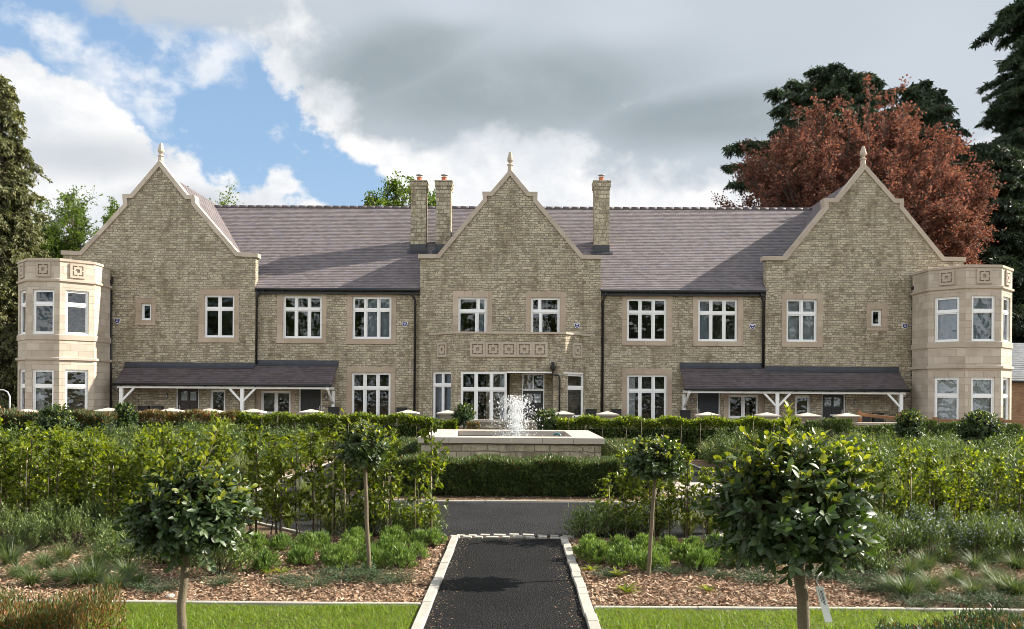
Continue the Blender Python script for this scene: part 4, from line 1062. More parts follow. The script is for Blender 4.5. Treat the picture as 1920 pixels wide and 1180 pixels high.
T = 2 * v0 / 9.8; tt = T * (ph * .98 + .01); hor = sp * v0 * .45 * (1 + .35 * (v0 < 3.6)); z = v0 * tt - 4.9 * tt ** 2
Pd = np.stack([hor * tt * np.cos(az) * 1.6 + rng.normal(0, .012, N), hor * tt * np.sin(az) * 1.6 + rng.normal(0, .012, N), z], 1)
spl = np.stack([rng.normal(0, .17, 500), rng.normal(0, .17, 500), np.abs(rng.normal(0, .05, 500))], 1); Pd = np.concatenate([Pd, spl])
r = rng.uniform(.002, .0075, len(Pd)) * rng.choice([1, 1, 1, 1.7], len(Pd)); st_ = rng.uniform(1.0, 3.4, len(Pd))
E = np.array([[1, 0, 0], [0, 1, 0], [-1, 0, 0], [0, -1, 0]]); Vv = []
top = Pd + np.stack([0 * r, 0 * r, r * st_], 1); bot = Pd - np.stack([0 * r, 0 * r, r * st_], 1)
ringv = [Pd + e * r[:, None] for e in E]; V = np.stack([top] + ringv + [bot], 1).reshape(-1, 3)
Fo = np.array([[0, 1, 2], [0, 2, 3], [0, 3, 4], [0, 4, 1], [5, 2, 1], [5, 3, 2], [5, 4, 3], [5, 1, 4]]); F = (np.arange(len(Pd))[:, None, None] * 6 + Fo[None]).reshape(-1, 3)
q.add(V, F); fo = q.build('fountain_jet', M['drops']); fo.location = (fx.x, 18.85, zW); tag(fo, 'white spray of water drops leaping from the middle of the raised pond', 'fountain')
# teal hose hooked over the coping
m = MB(); h = at(1051, 815, 18.0); pts = [(0, 0, -.15), (0, 0, .05)] + [(-.075 + .075 * math.cos(a), 0, .05 + .075 * math.sin(a)) for a in np.linspace(.2, 2.7, 9)]
m.tube(pts, .022, 8); o = m.build('fill_pipe', M['teal']); o.location = (h.x, 18.0, PZ - .08 + .0); tag(o, 'teal swan-neck fill pipe at the right inner edge of the raised pond', 'pipe')
m = MB(); m.tube([(0, 0, -.35), (0, 0, -.14)], .026, 8); m.build('pipe_stub', M['steel'], o)

# ============================================================ front garden wall, gate pillars, fence
m = MB(); YW = 27.0
m.box(-22, 13.4, YW, YW + .24, 0, .96); W0 = m.build('garden_wall', M['rubble']); tag(W0, 'low stone garden wall with pale flat coping in front of the terrace', 'wall')
m = MB()
for i in range(38): a = -22 + i * .93; m.box(a + .003, min(a + .927, 13.4), YW - .05, YW + .29, .961, 1.04)
m.build('coping', M['pale'], W0)
def pillar():
    o = empty('gate_pillar'); m = MB(); m.box(-.22, .22, -.22, .22, 0, 1.13); m.build('pier', M['rubble'], o)
    m = MB(); q = PI / 4; k = math.sqrt(2); m.ring(0, 0, [(.23 * k, 1.131), (.25 * k, 1.15), (.27 * k, 1.20), (.34 * k, 1.215), (.34 * k, 1.255), (0, 1.35)], 4, q); m.build('cap', M['pale'], o); return o
src = None
def clone(o, parent=None):
    c = o.copy(); COL.objects.link(c); c.parent = parent
    for ch in o.children: clone(ch, c)
    return c
ORD = ['first', 'second', 'third', 'fourth', 'fifth', 'sixth', 'seventh', 'eighth', 'ninth', 'tenth', 'eleventh', 'twelfth', 'thirteenth', 'fourteenth', 'fifteenth', 'sixteenth', 'seventeenth', 'eighteenth', 'nineteenth', 'twentieth',
       'twenty-first', 'twenty-second', 'twenty-third', 'twenty-fourth', 'twenty-fifth', 'twenty-sixth', 'twenty-seventh', 'twenty-eighth', 'twenty-ninth', 'thirtieth', 'thirty-first', 'thirty-second', 'thirty-third', 'thirty-fourth', 'thirty-fifth', 'thirty-sixth', 'thirty-seventh', 'thirty-eighth', 'thirty-ninth', 'fortieth'] + ['forty-' + w for w in ('first', 'second', 'third', 'fourth', 'fifth', 'sixth', 'seventh', 'eighth', 'ninth')] + ['fiftieth'] + ['fifty-' + w for w in ('first', 'second', 'third', 'fourth', 'fifth', 'sixth', 'seventh', 'eighth', 'ninth')]
PIL = [(50, 'beside the left corner tower'), (203, 'under the left downpipe by the round bush'), (321, 'below the two meter boxes of the left porch'), (393, 'in front of the brown panelled door'), (475, 'below the middle post of the left porch'),
       (583, 'in front of the black door of the left porch'), (765, 'in front of the downpipe left of the centre gable'), (839, 'below the left splayed bay window'), (1057, 'below the right splayed bay window'), (1139, 'at the downpipe right of the centre gable'),
       (1327, 'in front of the navy door'), (1438, 'under the middle post of the right porch'), (1514, 'in front of the narrow window of the right porch'), (1588, 'in front of the black door of the right porch')]
proto = pillar()
for i, (px, where) in enumerate(PIL):
    o = proto if i == 0 else clone(proto); d = 27.12 if px != 50 else 24.5
    g = at(px, 775, d); o.location = (g.x, d, 0); tag(o, 'stone pillar with pale pyramid cap ' + where, 'pillar', 'capped pillars along the garden wall')
# timber rails on the right
def rails(p0, p1, label, zs, posts):
    o = empty('timber_fence', (p0[0], p0[1], 0)); dv = Vector((p1[0] - p0[0], p1[1] - p0[1], 0)); ang = math.atan2(dv.y, dv.x); fr = Fr(0, 0, ang); L = dv.length
    for z0, z1 in zs:
        m = MB(); q = [fr.P(0, 0, z0), fr.P(L, 0, z1), fr.P(L, 0, z1 + .10), fr.P(0, 0, z0 + .10)]; q2 = [fr.P(0, .045, z0), fr.P(L, .045, z1), fr.P(L, .045, z1 + .10), fr.P(0, .045, z0 + .10)]
        m.face(q); m.face(q2[::-1])
        for i in range(4): m.face([q[(i + 1) % 4], q[i], q2[i], q2[(i + 1) % 4]])
        m.build('rail', M['wood'], o)
    for s in posts: m = MB(); m.box(s * L - .06, s * L + .06, .046, .14, 0, max(zs[0]) + .16, fr); m.build('post', M['wood'], o)
    tag(o, label, 'fence'); return o
a, b = at(1606, 777, 27.6), at(1686, 786, 25.2); rails((a.x, 27.6), (b.x, 25.2), 'slanting orange-brown timber rail in front of the two right meter boxes', [(a.z - .04, b.z - .05), (.45, .4)], (.02, .98))
a, b = at(1736, 788, 25.6), at(1935, 790, 25.6); rails((a.x, 25.6), (b.x, 25.6), 'brown post-and-rail timber fence before the right corner tower', [(a.z - .07, a.z - .07), (.45, .45)], (.10, .72, .98))
a = at(-10, 790, 24); b = at(42, 790, 24.6)
rails((a.x - 2, 24), (b.x - .3, 24.2), 'weathered timber rails at the far left edge by the corner tower', [(1.28, 1.28), (.7, .7)], (.1, .9))
o = empty('crowd_barrier', (at(10, 780, 23.4).x, 23.4, 0)); tag(o, 'white tubular steel barrier at the far left edge of the garden', 'barrier')
m = MB(); m.tube([(.12, 0, 0), (.12, 0, 1.72), (.06, 0, 1.84), (-.06, 0, 1.9), (-1.4, 0, 1.9)], .022, 8); m.build('hoop', M['galv'], o)
for z in (.4, 1.1): m = MB(); m.tube([(.12, 0, z), (-1.4, 0, z)], .015, 8); m.build('crossbar', M['galv'], o)
# ============================================================ outbuilding at the right edge
G = empty('brick_outbuilding', (27.6, 44, 0)); tag(G, 'small brown brick outbuilding with grey slate roof behind the right tower', 'outbuilding')
m = MB(); wall_grid(m, -1.6, 6, 0, 2.85, Fr(0, 0, 0)); m.face([(-1.6, 5, 0), (-1.6, 0, 0), (-1.6, 0, 2.85), (-1.6, 2.5, 4.7), (-1.6, 5, 2.85)]); m.face([(6, 0, 0), (6, 5, 0), (6, 5, 2.85), (6, 2.5, 4.7), (6, 0, 2.85)]); m.face([(6, 5, 0), (-1.6, 5, 0), (-1.6, 5, 2.85), (6, 5, 2.85)]); m.build('wall', M['brickred'], G)
M['greyslate'] = tile_mat('grey_slate', ((.10, .11, .12), (.17, .185, .20)))
m = MB(); courses(m, (-1.9, -.3, 2.75), (6.2, -.3, 2.75), (-1.9, 2.5, 4.9), (6.2, 2.5, 4.9), .2); m.face([(6.2, 5.3, 2.75), (-1.9, 5.3, 2.75), (-1.9, 2.5, 4.9), (6.2, 2.5, 4.9)]); m.build('roof', M['greyslate'], G)
m = MB(); m.tube([(-1.9, -.36, 2.7), (6.2, -.36, 2.7)], .06, 8); m.build('gutter', M['black'], G)
# ============================================================ trees behind the house
M['copper'] = leaf_mat('copper_beech_leaf', [(.090, .045, .040), (.185, .090, .070), (.135, .066, .052), (.29, .15, .11), (.17, .11, .07)], .34, .7, (1.55, 1.05, .85), .15)
M['cedar'] = leaf_mat('cedar_needles', [(.020, .040, .018), (.035, .062, .024), (.050, .080, .032)], .10, .6)
M['cypress'] = leaf_mat('cypress_spray', [(.07, .078, .028), (.13, .14, .055), (.19, .185, .075), (.09, .08, .04)], .25, .6)
M['lime'] = leaf_mat('lime_leaf', [(.07, .115, .018), (.11, .17, .028), (.15, .20, .04)], .45, .5)
M['wellng'] = leaf_mat('dark_conifer_leaf', [(.018, .032, .015), (.032, .052, .022), (.045, .066, .03)], .1, .6)

def crown_pts(rng, n, c, r, lo=-1.0, shell=(.55, 1.0)):
    d = rdir(rng, n * 3); d = d[d[:, 2] > lo][:n]; k = rng.uniform(shell[0] ** 3, shell[1] ** 3, (len(d), 1)) ** (1 / 3); return np.array(c) + d * np.array(r) * k
def broadleaf(name, label, base, H0, c, r, seed, n1, n2, n3, nl, LL, LW, mat, trunk=.35, up=.35, lo=-.35, spray=.9, cat='tree', group=None, shell=(.6, 1), tw=1.0, droop=0.0, branch=.10):
    rng = np.random.default_rng(seed); o = empty(name, base); c = np.array(c, float) - np.array(base); r = np.array(r, float)
    W_ = QB(); top = c + [0, 0, r[2] * .55]
    tp = np.array([[0, 0, 0], [.05, 0, H0], (top * .5 + np.array([0, 0, H0]) * .5), top]); ts = np.linspace(0, 1, 9); tk = np.array([[np.interp(t, [0, .3, .65, 1], tp[:, k]) for k in range(3)] for t in ts]); tk[1:-1, :2] += rng.normal(0, trunk * .3, (7, 2))
    W_.tube(tk, trunk * (1 - ts) ** .8 + .04, 8)
    T = crown_pts(rng, n1, c, r, lo, (.78, 1)); S2, D2, L2 = [], [], []
    for p in T:
        h = np.clip(H0 + (p[2] - H0) * rng.uniform(.1, .55), H0 * .9, top[2] * .95); s = np.array([np.interp(h, tk[:, 2], tk[:, k]) for k in range(3)])
        m1 = s * .45 + p * .55 + np.array([0, 0, -.06 * np.linalg.norm(p - s)]) + rng.normal(0, .03 * np.linalg.norm(p - s), 3); u = np.linspace(0, 1, 7)[:, None]
        cur = s * (1 - u) ** 2 + 2 * m1 * u * (1 - u) + p * u ** 2; Lb = np.linalg.norm(p - s); W_.tube(cur, branch * trunk / .35 * (1 - u[:, 0] * .85), 5)
        for t in rng.uniform(.25, 1, n2):
            k = t * 6; i = min(5, int(k)); q = cur[i] + (cur[i + 1] - cur[i]) * (k - i); bd = norm(cur[i + 1] - cur[i]); rad = norm((q - c) / r)
            d = norm(bd * .6 + rad * .5 + rng.normal(0, .55, 3) + np.array([0, 0, up])); S2.append(q); D2.append(d); L2.append(Lb * rng.uniform(.14, .34) * tw + .3)
    S2, D2, L2 = map(np.array, (S2, D2, L2)); E2 = S2 + D2 * L2[:, None] - np.array([0, 0, droop]) * L2[:, None]; W_.sticks(S2, E2, .03 * trunk / .35, .008, 3)
    n = len(S2); idx = np.repeat(np.arange(n), n3); t = rng.uniform(.15, 1, len(idx))[:, None]; S3 = S2[idx] + (E2 - S2)[idx] * t
    D3 = norm(D2[idx] * .8 + rng.normal(0, .6, (len(idx), 3)) + np.array([0, 0, up * .6 - droop])); L3 = (L2[idx] * rng.uniform(.25, .6, len(idx)))[:, None]; E3 = S3 + D3 * L3
    W_.sticks(S3, E3, .010, .004, 3)
    li = np.repeat(np.arange(len(S3)), nl); m = len(li); tt = rng.uniform(0, 1.05, (m, 1)); sp = rng.normal(0, LL * spray, (m, 3)) * np.array([1, 1, .6])
    P = S3[li] + (E3 - S3)[li] * tt + sp * .5; dl = norm(D3[li] * .7 + rng.normal(0, .8, (m, 3))); U = norm(rng.normal(0, .6, (m, 3)) + np.array([0, 0, 1.0]))
    Q = QB(); Q.diamonds(P, dl, U, LL * rng.uniform(.6, 1.3, m), LW * rng.uniform(.6, 1.3, m))
    W_.build('trunk', M['bark'], o); Q.build('crown', M[mat], o); tag(o, label, cat, group); return o
broadleaf('copper_beech', 'huge round copper beech with red-bronze leaves behind the right gable', (21.3, 54.0, 0), 4.0, (21.1, 53.5, 10.9), (7.9, 8.3, 9.4), 11, 260, 16, 11, 11, .16, .11, 'copper', trunk=.55, up=.15, lo=-.5, tw=.42)
broadleaf('broadleaf_tree', 'airy light green tree between the left conifer and left gable', (-31.0, 60, 0), 5.0, (-31.0, 60, 12.2), (3.2, 3.0, 3.6), 12, 60, 11, 9, 12, .17, .10, 'lime', trunk=.3, up=.05, lo=-.5, tw=.5)
broadleaf('broadleaf_tree', 'low dark green tree mass beside the left conifer', (-35.2, 58, 0), 3.0, (-35.0, 58, 8.6), (4.8, 3.2, 4.2), 13, 50, 10, 9, 11, .20, .12, 'lime', trunk=.3, up=.1, lo=-.6, tw=.5)
broadleaf('broadleaf_tree', 'lime green treetop showing behind the pair of chimneys', (-8.3, 63, 0), 6.0, (-8.3, 63, 13.6), (3.0, 2.8, 3.7), 14, 60, 11, 9, 10, .20, .14, 'lime', trunk=.3, up=.3, lo=-.4, tw=.55)
broadleaf('broadleaf_tree', 'tip of green foliage just right of the left gable shoulder', (-22.9, 62, 0), 6.0, (-22.9, 62, 12.9), (2.2, 2.2, 3.6), 15, 22, 9, 7, 8, .20, .13, 'lime', trunk=.25, up=.3, lo=-.4)

def conifer(name, label, base, H, prof, seed, nb, mat, style, trunk=.4, zmin=2.0, ns=16, LL=.35, LW=.07, per=40, azr=None, lean=0, bark='barkred', asc=.0, droop=.35):
    """tiers of boughs; prof(h 0..1) gives the bough reach; style 'cedar' spreads flat plates with hanging tips, 'column' hangs short sprays"""
    rng = np.random.default_rng(seed); o = empty(name, base); Wd = QB(); Q = QB(); zs = np.linspace(0, H, 12); tk = np.stack([lean * (zs / H) + rng.normal(0, .05, 12), rng.normal(0, .05, 12), zs], 1); Wd.tube(tk, trunk * (1 - zs / H) ** .85 + .02, 8)
    for i in range(nb):
        h = rng.uniform(zmin / H, .99) ** .9; z = h * H; R = prof(h) * rng.uniform(.6, 1.12); az = rng.uniform(*azr) if azr else rng.uniform(0, 2 * PI)
        if R < .1: continue
        d = np.array([math.cos(az), math.sin(az), 0]); u = np.linspace(0, 1, 8)[:, None]; x0 = np.array([np.interp(z, zs, tk[:, k]) for k in range(3)])
        cur = x0 + d * R * u + np.array([0, 0, 1.0]) * R * (asc * u - droop * u ** 2.4); cur[1:] += rng.normal(0, .02 * R, (7, 3)); Wd.tube(cur, (.05 + .012 * R) * (1 - u[:, 0] * .85) * trunk / .4, 4)
        side = np.array([-d[1], d[0], 0]); k = max(5, int(ns * R ** .6)); t = rng.uniform(.12, 1, k) ** .8; i0 = np.minimum(6, (t * 7).astype(int)); q = cur[i0] + (cur[i0 + 1] - cur[i0]) * (t * 7 - i0)[:, None]
        if style == 'cedar':
            sg = rng.choice([-1, 1], k)[:, None]; L2 = (R * .34 * (1.15 - t) + .35)[:, None] * rng.uniform(.6, 1.2, (k, 1)); E = q + (d * .55 + side * sg * .8) * L2 - np.array([0, 0, 1.0]) * L2 * rng.uniform(.15, .5, (k, 1))
        else:
            L2 = (.5 + .25 * R) * rng.uniform(.5, 1.3, (k, 1)); E = q + norm(d * .5 + rng.normal(0, .5, (k, 3)) + np.array([0, 0, .1])) * L2 * .6 - np.array([0, 0, 1.0]) * L2 * .45
        Wd.sticks(q, E, .012, .004, 3)
        li = np.repeat(np.arange(k), per); m = len(li); tt = rng.uniform(0, 1.08, (m, 1)); P = q[li] + (E - q)[li] * tt
        dr = norm(norm(E - q)[li] * .6 + rng.normal(0, .5, (m, 3)) + np.array([0, 0, -.45 if style == 'cedar' else -.7])); U = norm(rng.normal(0, .7, (m, 3)) + np.array([0, 0, .6]))
        Q.diamonds(P + rng.normal(0, .04, (m, 3)), dr, U, LL * rng.uniform(.5, 1.3, m), LW * rng.uniform(.7, 1.4, m))
    Wd.build('trunk', M[bark], o); Q.build('crown', M[mat], o); tag(o, label, 'tree'); return o
# left tall conifer
conifer('conifer', 'tall narrow olive-green conifer at the left edge of the scene', (-27.6, 45, 0), 18.9, lambda h: 3.5 * (1 - h) ** .55 * (.6 + .4 * min(1, h * 5)), 21, 320, 'cypress', 'column', .42, 1.2, 11, .22, .075, 38, asc=.10, droop=.5, bark='bark')
conifer('conifer', 'dark drooping conifer half cut off by the left edge', (-31.6, 50, 0), 15.5, lambda h: 3.6 * (1 - h) ** .7, 22, 170, 'cypress', 'column', .4, 1.0, 12, .30, .11, 32, asc=.1, droop=.5, bark='bark')
# cedar behind the beech
conifer('cedar', 'dark cedar reaching out to the left behind the copper beech', (23.6, 62, 0), 25.6, lambda h: min(9.6, 2.6 + (1 - h) * 22), 23, 120, 'cedar', 'cedar', .6, 7, 22, .34, .075, 42, asc=.30, droop=.14)
conifer('redwood', 'dark round-headed redwood rising behind the right of the beech', (30.2, 62, 0), 25.2, lambda h: 3.4 * min(1, (1.02 - h) * 3.2) ** .6, 24, 230, 'wellng', 'column', .6, 6, 12, .34, .14, 34, asc=.35, droop=.25)
conifer('cedar', 'dense dark green cedar between the beech and the right edge', (31.6, 56, 0), 19.0, lambda h: 5.0 * (1 - h) ** .45 + .4, 26, 280, 'wellng', 'cedar', .5, 1.2, 16, .34, .09, 40, asc=.12, droop=.3)
conifer('cedar', 'great drooping cedar overhanging from the right edge', (39.8, 61, 0), 36.0, lambda h: 8.6 * (1 - h) ** .3 * (.80 + .20 * math.sin(h * 47)), 25, 420, 'cedar', 'cedar', .7, 1.5, 20, .36, .07, 40, asc=.10, droop=.32)

# trees on the camera's side of the garden: out of frame, seen as the dark shapes mirrored in the window panes
bt = broadleaf('broadleaf_tree', 'first leafy tree of the row mirrored in the windows', (-30, -24, 0), 3.0, (-30, -24, 8.0), (6.5, 5.0, 7.5), 31, 60, 10, 6, 7, .34, .26, 'lime', trunk=.4, up=.2, lo=-.7, group='trees mirrored in the windows')
for i, (x, y, s_) in enumerate([(-17, -30, 1.1), (-5, -27, .9), (8, -31, 1.15), (19, -26, 1.0), (31, -29, 1.1), (-43, -28, 1.1), (44, -25, 1.0)]):
    c = clone(bt); c['label'] = f'{ORD[i + 1]} leafy tree of the row mirrored in the windows'; c.location = (x, y, 0); c.scale = (s_,) * 3; c.rotation_euler = (0, 0, i * 1.3)
# ============================================================ garden planting
M['laurel'] = leaf_mat('laurel_leaf', [(0.0233, 0.0450, 0.0123), (0.0399, 0.0699, 0.0205), (0.0332, 0.0565, 0.0218), (0.0699, 0.1081, 0.0300), (0.0499, 0.0782, 0.0314)], .22, .45, (1.6, 1.8, .5), .5)
M['laurelnew'] = leaf_mat('laurel_new_leaf', [(0.1656, 0.1960, 0.0220), (0.2760, 0.2910, 0.0350), (0.1104, 0.1392, 0.0200)], .4, .3, (1.5, 1.5, .5), .55)
M['hornb'] = leaf_mat('hornbeam_leaf', [(0.0363, 0.0632, 0.0091), (0.0653, 0.1026, 0.0114), (0.1234, 0.1710, 0.0160), (0.2322, 0.2631, 0.0251), (0.0508, 0.0789, 0.0103)], .5, .42, (1.9, 1.8, .42))
M['yew'] = leaf_mat('yew_needle', [(0.0204, 0.0368, 0.0123), (0.0408, 0.0699, 0.0194), (0.0816, 0.1288, 0.0317), (0.1326, 0.1472, 0.0458)], .2, .5)
M['yewtop'] = leaf_mat('yew_new_growth', [(.16, .07, .02), (.22, .10, .03), (.10, .09, .025), (.07, .09, .025)], .25, .5, (1.6, 1.3, .6))
M['lav'] = leaf_mat('lavender_leaf', [(0.0650, 0.1250, 0.0216), (0.1235, 0.2063, 0.0360), (0.2080, 0.3000, 0.0720), (0.0390, 0.0750, 0.0168)], .3, .55, (1.4, 1.5, .6))
M['tuft'] = leaf_mat('grass_blade', [(0.0360, 0.0696, 0.0260), (0.0576, 0.0984, 0.0360), (0.0960, 0.1380, 0.0520), (0.1680, 0.1800, 0.0600)], .3, .5)
M['rosem'] = leaf_mat('rosemary_leaf', [(0.0485, 0.0813, 0.0238), (0.0911, 0.1377, 0.0370), (0.1518, 0.2032, 0.0554)], .25, .55)
M['feath'] = leaf_mat('feathery_leaf', [(0.0248, 0.0489, 0.0132), (0.0497, 0.0863, 0.0198), (0.0900, 0.1365, 0.0330), (0.1708, 0.2156, 0.0495)], .3, .5)
M['pgrass'] = leaf_mat('pale_grass_blade', [(.10, .14, .05), (.16, .19, .075), (.24, .25, .12), (.07, .11, .04)], .35, .5)
M['juni'] = leaf_mat('juniper_spray', [(.026, .052, .020), (.045, .082, .032), (.075, .12, .048)], .15, .6)
M['grass'] = leaf_mat('lawn_blade', [(0.0825, 0.1549, 0.0110), (0.1533, 0.2479, 0.0165), (0.2357, 0.3471, 0.0275), (0.2357, 0.2603, 0.0660), (0.0471, 0.0868, 0.0088)], .5, .45, (1.5, 1.5, .5))
M['chip'] = leaf_mat('bark_chip', [(.16, .085, .05), (.30, .175, .105), (.42, .28, .18), (.22, .13, .08), (.55, .42, .30), (.10, .06, .04)], .0, .85, None, .25, False)
M['flower'] = leaf_mat('pale_flower', [(.55, .58, .80), (.70, .72, .85), (.45, .48, .75)], .3, .5, (1, 1, 1))
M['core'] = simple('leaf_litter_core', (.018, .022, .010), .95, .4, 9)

def eul(rng, n, up): return norm(rng.normal(size=(n, 3)) * np.array([1, 1, .7]) + np.array([0, 0, up]))
# ---- clipped laurel crowns
def laurel(name, base, c, r, shoots, per, LL, LW, seed, leader=None, tw=.03, label='', lean=(0, 0), cat='tree', group=None, new=.12, trunk=True, tmat='stem'):
    rng = np.random.default_rng(seed); o = empty(name, base); c = np.array(c, float) - np.array(base); r = np.array(r, float); Wd = QB(); Q = QB()
    if trunk:
        u = np.linspace(0, 1, 8); p0 = np.array([lean[0], lean[1], 0.0]); tk = p0 + (c - p0) * u[:, None]; tk[1:-1, :2] += rng.normal(0, tw * .18, (6, 2)); Wd.tube(tk, tw * (1.12 - .3 * u), 12)
    d = rdir(rng, shoots); d[:, 2] = np.where(d[:, 2] < -.75, -d[:, 2], d[:, 2]); k = rng.uniform(.72, 1.0, (shoots, 1)); E = c + d * r * k * rng.uniform(.80, 1.16, (shoots, 1)); S_ = c + (E - c) * .12
    Md = S_ * .4 + E * .6 + np.array([0, 0, -.08]) * r[2]; Wd.sticks(S_, Md, tw * .22, tw * .12, 4); Wd.sticks(Md, E, tw * .12, tw * .07, 4)
    ax = norm(E - Md); li = np.repeat(np.arange(shoots), per); m = len(li); t = np.tile(np.linspace(.12, 1, per), shoots)[:, None]; P = Md[li] + (E - Md)[li] * t
    ph = np.tile(np.arange(per) * 2.4, shoots) + rng.uniform(0, .8, m); a = ax[li]; s1 = norm(np.cross(a, np.array([.31, .17, .93]))); s2 = np.cross(a, s1); rad = s1 * np.cos(ph)[:, None] + s2 * np.sin(ph)[:, None]
    D = norm(rad * (1.15 - .55 * t) + a * (.45 + .5 * t) + np.array([0, 0, .12]) + rng.normal(0, .18, (m, 3))); U = norm(a * .9 + np.array([0, 0, .45]) - rad * .2 + rng.normal(0, .2, (m, 3)))
    L = LL * rng.uniform(.42, 1.25, m) * (1.05 - .3 * t[:, 0]); up = (d[li][:, 2] > .25) & (t[:, 0] > .72) & (rng.uniform(0, 1, m) < new * 5)
    for msk, mi in ((~up, 0), (up, 1)):
        if msk.any(): Q.ovate(P[msk], D[msk], U[msk], L[msk] * (1 if mi == 0 else .85), LW * rng.uniform(.75, 1.15, msk.sum()), mi, curl=rng.uniform(-.05, .35, msk.sum()), fold=.16)
    if leader is not None:
        for (lt, nl) in leader:
            lt = np.array(lt, float) - np.array(base); s = c + np.array([(lt - c)[0] * .45, (lt - c)[1] * .45, r[2] * .7]); u = np.linspace(0, 1, 6)[:, None]; cu = s + (lt - s) * u; Wd.tube(cu, tw * .2 * (1 - u[:, 0] * .6), 5)
            t = (np.linspace(.08, 1.0, nl) ** .75)[:, None]; P = s + (lt - s) * t; ph = np.arange(nl) * 2.4; rad = np.stack([np.cos(ph), np.sin(ph), 0 * ph], 1)
            Q.ovate(P, norm(rad * (1.2 - t * .7) + np.array([0, 0, .9])), norm(np.array([0, 0, 1.0]) - rad * .7), LL * (1.05 - .45 * t[:, 0]), LW * .9, 1, curl=.1)
    if trunk: Wd.build('trunk', M[tmat], o)
    else: Wd.build('twigs', M['stemdk'], o)
    Q.build('crown', [M['laurel'], M['laurelnew']], o, smooth=True); tag(o, label, cat, group); return o
def pos(px, py, d): p = at(px, py, d); return (p.x, p.y, p.z)
D1, D2 = 4.95, 5.6
cR = pos(1485, 955, D1); cL = pos(352, 965, D2)
laurel('laurel_tree', (cR[0] + .03, D1, 0), cR, (.49, .46, .44), 520, 10, .090, .037, 41, [(pos(1478, 764, D1), 15), (pos(1392, 812, D1 + .1), 8), (pos(1560, 850, D1 - .1), 7), (pos(1440, 830, D1), 7), (pos(1530, 815, D1 + .1), 7)], .036, 'largest ball-headed laurel tree on a thick stem at the right foreground with white tag', (.12, 0))
laurel('laurel_tree', (cL[0] - .03, D2, 0), cL, (.41, .40, .38), 460, 10, .078, .033, 42, [(pos(412, 792, D2), 13), (pos(300, 850, D2), 7), (pos(385, 850, D2 + .1), 6), (pos(445, 850, D2), 6), (pos(340, 845, D2), 6)], .029, 'large ball-headed laurel tree on a bare stem at the left foreground', (-.02, 0))
cS = pos(683, 840, 8.7); laurel('laurel_tree', (pos(694, 900, 8.7)[0], 8.7, 0), cS, (.27, .27, .27), 300, 9, .060, .030, 43, [(pos(640, 768, 8.7), 9)], .021, 'small mop-headed laurel tree on a thin stem left of the path')
cS = pos(1230, 865, 8.7); laurel('laurel_tree', (pos(1216, 900, 8.7)[0], 8.7, 0), cS, (.33, .31, .26), 340, 9, .060, .031, 44, None, .021, 'small dome-headed laurel tree on a thin stem right of the path')
# plant tag on the right laurel
tg = at(1536, 1100, D1 - .08); o = empty('plant_tag', (tg.x, tg.y, tg.z)); tag(o, 'white printed plant tag hanging below the crown of the right laurel', 'tag')
m = MB(); w = .023; L_ = .205; sw = .055
m.face([(-w, 0, 0), (-w + sw, -.012, -L_), (w + sw, -.006, -L_), (w, 0, 0)]); m.face([(w, .002, 0), (w + sw, -.004, -L_), (-w + sw, -.010, -L_), (-w, .002, 0)]); m.build('label_strip', M['white'], o)
m = MB(); m.tube([(0, 0, -.005), (-.015, .002, .03), (-.004, .01, .06), (.03, .03, .085)], .0035, 6); m.build('tie_loop', M['white'], o)
m = MB()
for i, (x0, x1, z0, z1) in enumerate([(-.012, -.009, -.02, -.09), (-.003, .0, -.02, -.10), (.002, .008, -.025, -.11), (.011, .013, -.02, -.085)]):
    k = 6
    for j in range(k):
        a = z0 + (z1 - z0) * j / k; b = a + (z1 - z0) / k * .7; sa = sw * (-a / L_); sb = sw * (-b / L_); ya = -.012 * (-a / L_) - .002; yb = -.012 * (-b / L_) - .002
        m.face([(x0 + sb, yb, b), (x1 + sb, yb, b), (x1 + sa, ya, a), (x0 + sa, ya, a)])
m.build('print', M['black'], o)
# clipped laurel balls near the house
for nm, px, py, d, rx, rz, n, seed, lab in (('laurel_ball', 105, 796, 21.0, .47, .50, 330, 51, 'dark round clipped bush before the left corner tower'), ('laurel_ball', 233, 783, 24.0, .36, .40, 230, 52, 'round clipped bush before the left porch end post'),
        ('laurel_ball', 870, 780, 25.6, .36, .38, 190, 53, 'dark bush in front of the tall french window of the centre bay'), ('laurel_ball', 1027, 792, 25.4, .42, .42, 190, 54, 'green bush in front of the centre front door'),
        ('laurel_ball', 1708, 800, 23.0, .40, .45, 260, 55, 'round glossy clipped bush before the end post of the right porch'), ('laurel_ball', 1838, 808, 21.0, .52, .50, 340, 56, 'large glossy clipped bush before the right corner tower')):
    c = pos(px, py, d); laurel(nm, (c[0], d, 0), c, (rx, rx, rz), int(n * 1.5), 8, .09, .05, seed, None, .03, lab, cat='bush', new=.05, tmat='stemdk')
    q = QB(); rng = np.random.default_rng(seed)

